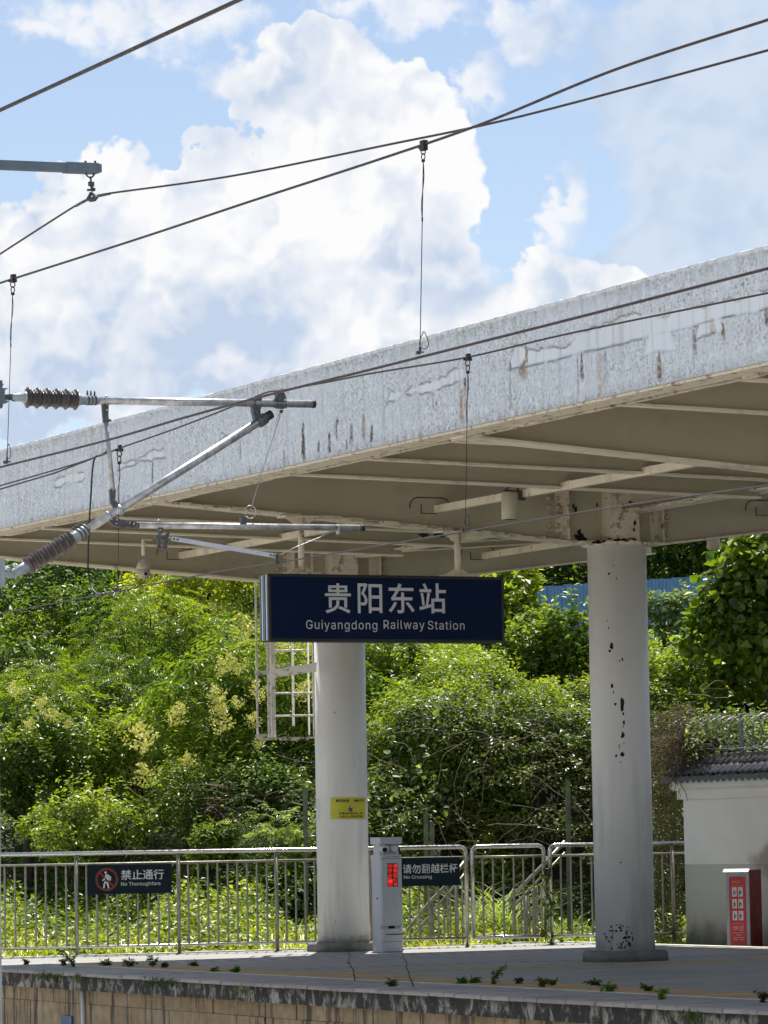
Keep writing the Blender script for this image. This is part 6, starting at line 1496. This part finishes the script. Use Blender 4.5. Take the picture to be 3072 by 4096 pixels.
clump('wall_creeper', 'pale leaves wound into the razor wire', 'creeper', lambda: tuple(on_Y(rnd.uniform(2740, 3090), rnd.gauss(2945, 50), 48.7 + rnd.uniform(0, .5))), 700, 0.065, 'leaf_grey', 'oval')
# creeper on the gate post
gp = on_f(2190, -0.05)
gc = thing('gate_creeper', 'small creeper climbing the gate posts left of the right column', 'creeper', tuple(gp))
P_ = []; mb = MB()
for i in range(5):
    z_ = 0; pts = []; 
    for j in range(9): pts.append(gp + FD * (0.05 * math.sin(j * 1.3 + i) + rnd.uniform(-.02, .02)) + FN * (-0.03) + Vector((0, 0, 0.02 + j * (0.07 + 0.015 * i))))
    mb.tube(pts, 0.004, 4); P_ += [tuple(toW(p_ + Vector((rnd.uniform(-.09, .09), rnd.uniform(-.03, .03), rnd.uniform(-.03, .03))))) for p_ in pts for _ in range(2)]
mb.build('stem', M['stem'], gc); P_ = np.array(P_)
V, Fc = leaf_set(P_, norm(np.tile([0, -.8, .3], (len(P_), 1)) + rng.normal(size=(len(P_), 3)) * .5), 0.085, 'oval', 'single')
lo = mesh_obj('leaves', V, Fc, M['leaf_mid']); lo.parent = gc; lo.matrix_parent_inverse = (Matrix.Translation(toW(Vector(gc['_o']))) @ Matrix.Rotation(TH, 4, 'Z')).inverted()

# ------------------------------------------------------------------ weeds rooted in the platform edge
def weed(x, y, hpx, label, kind_='bushy', mat='leaf_dark', lean=0.0):
    if kind_ == 'stalk': lean = -0.27
    b_ = toW(on_z(x, y)); sc = (b_ - CAM).length / F; h_ = hpx * sc
    t_ = thing('weed', label, 'weed', tuple(b_), 'weeds rooted in the platform edge', rot=False)
    mb = MB(); tips = []; ns = {'bushy': 6, 'stalk': 1, 'broad': 4, 'tuft': 8}[kind_]
    for i in range(ns):
        a = rnd.uniform(0, 6.28); sp = {'bushy': .55, 'stalk': 0.05, 'broad': .5, 'tuft': .9}[kind_]
        L_ = h_ * rnd.uniform(.55, 1.0) if ns > 1 else h_; pts = [b_ + Vector((math.cos(a) * sp * L_ * u * u + lean * L_ * u, math.sin(a) * sp * L_ * u * u * .4, L_ * (u - (.25 * u * u if ns > 1 else 0)))) for u in np.linspace(0, 1, 9)]
        pts = [p_ + Vector((rnd.uniform(-.012, .012), 0, 0)) for p_ in pts]
        mb.tube(pts, [(0.0065 if ns == 1 else 0.0050) * (1 - .6 * u) for u in np.linspace(0, 1, 9)], 4)
        for u_i, p_ in enumerate(pts[1:]): tips.append(tuple(p_))
    mb.build('stem', M['stem'], t_)
    per = {'bushy': 3, 'stalk': 2, 'broad': 1, 'tuft': 2}[kind_]; P_ = np.array([t for t in tips for _ in range(per)]) + rng.normal(size=(len(tips) * per, 3)) * (0.004 + .02 * h_)
    sz = {'bushy': .032, 'stalk': .026, 'broad': .06, 'tuft': .055}[kind_]
    V, Fc = leaf_set(P_, norm(rng.normal(size=(len(P_), 3)) * .8 + np.array([0, -.3, .2])), sz, 'oval' if kind_ != 'tuft' else 'narrow', 'single'); mesh_obj('leaves', V, Fc, M[mat], t_, tuple(b_))
for a_ in [(105, 3858, 28, 'low dark weed on the platform at the far left, nearest the left edge', 'bushy'), (255, 3862, 42, 'small dark weed left of the leftmost fence post foot', 'bushy'), (292, 3868, 66, 'taller dark weed on the platform below the leftmost fence post', 'bushy'),
           (425, 3865, 34, 'small weed with narrow leaves below the No Thoroughfare board', 'tuft'), (520, 3868, 40, 'dry looking weed under the middle of the No Thoroughfare board', 'tuft'), (612, 3868, 64, 'branching weed under the right end of the No Thoroughfare board', 'bushy'),
           (655, 3873, 26, 'small weed right of the branching one', 'bushy'), (775, 3864, 16, 'tiny weed near the second fence post', 'tuft'), (855, 3888, 24, 'low dark broad weed left of the left column', 'broad'), (945, 3892, 28, 'small dark weed left of the left column foot', 'broad'),
           (1420, 3923, 118, 'tall thin stalk in front of the left column', 'stalk'), (1652, 3946, 150, 'tallest thin stalk in front of the kiosk', 'stalk'), (1568, 3948, 48, 'broad leaved weed between the two tall stalks', 'broad'),
           (1850, 3937, 30, 'small pale weed right of the tallest stalk', 'broad'), (1900, 3935, 28, 'low spreading weed left of the bushy stem', 'tuft'), (1975, 3940, 108, 'bushy upright weed in the middle of the right platform edge', 'bushy'), (2078, 3938, 34, 'small green weed right of the bushy upright one', 'bushy'),
           (2168, 3950, 62, 'leafy weed cluster left of the right column', 'bushy'), (2212, 3945, 34, 'low leafy weed beside the cluster left of the right column', 'bushy'), (2375, 3942, 26, 'tiny curled weed in front of the right column', 'tuft'),
           (2440, 3968, 44, 'spreading weed in front of the right column', 'tuft'), (2592, 3968, 40, 'thin green weed right of the right column', 'bushy'), (2645, 3998, 58, 'bright green weed right of the right column near the edge', 'bushy', 'leaf_mid'), (3052, 4010, 66, 'leaning weed at the right edge of the platform', 'bushy')]:
    a_ = list(a_)
    if len(a_) == 5 and rnd.random() < 0.45: a_.append('leaf_brown')
    weed(*a_[:4], *a_[4:])
# moss and grass tufts hanging over the coping
def hang_grass(x, y, n, wpx, label):
    c_ = on_p(x, y, PE - 0.01); b_ = toW(c_)
    V, Fc = blades(n, np.zeros(n), np.zeros(n), np.zeros(n), rng.uniform(.05, .13, n), 0.009, 1.3)
    wd_ = wpx / 160.0; off_ = np.repeat(np.stack([rng.uniform(-wd_ / 2, wd_ / 2, n) * -ST, rng.uniform(-wd_ / 2, wd_ / 2, n) * CT * 0 , np.zeros(n)], -1), 10, 0)
    t_off = np.repeat(rng.uniform(-wd_ / 2, wd_ / 2, n), 10); V = V + np.stack([-ST * t_off, CT * t_off, np.zeros(len(V))], -1) + np.array(b_) + np.repeat(np.stack([rng.uniform(-.03, 0, n), rng.uniform(-.03, 0, n), rng.uniform(-.06, .02, n)], -1), 10, 0)
    tag(mesh_obj('edge_grass', V - np.array(b_) * 0, Fc, M['leaf_dark']), label, 'grass', kind='stuff')
hang_grass(205, 3905, 110, 110, 'dark grass growing from the joint under the coping at the far left')
hang_grass(650, 3928, 100, 120, 'dark grass under the coping below the No Thoroughfare board')
hang_grass(318, 3912, 40, 30, 'small grass tuft at a coping joint at the left')
hang_grass(980, 3960, 40, 60, 'moss and grass under the coping left of the tall stalks')
hang_grass(2770, 4062, 50, 60, 'grass under the coping near the right edge')
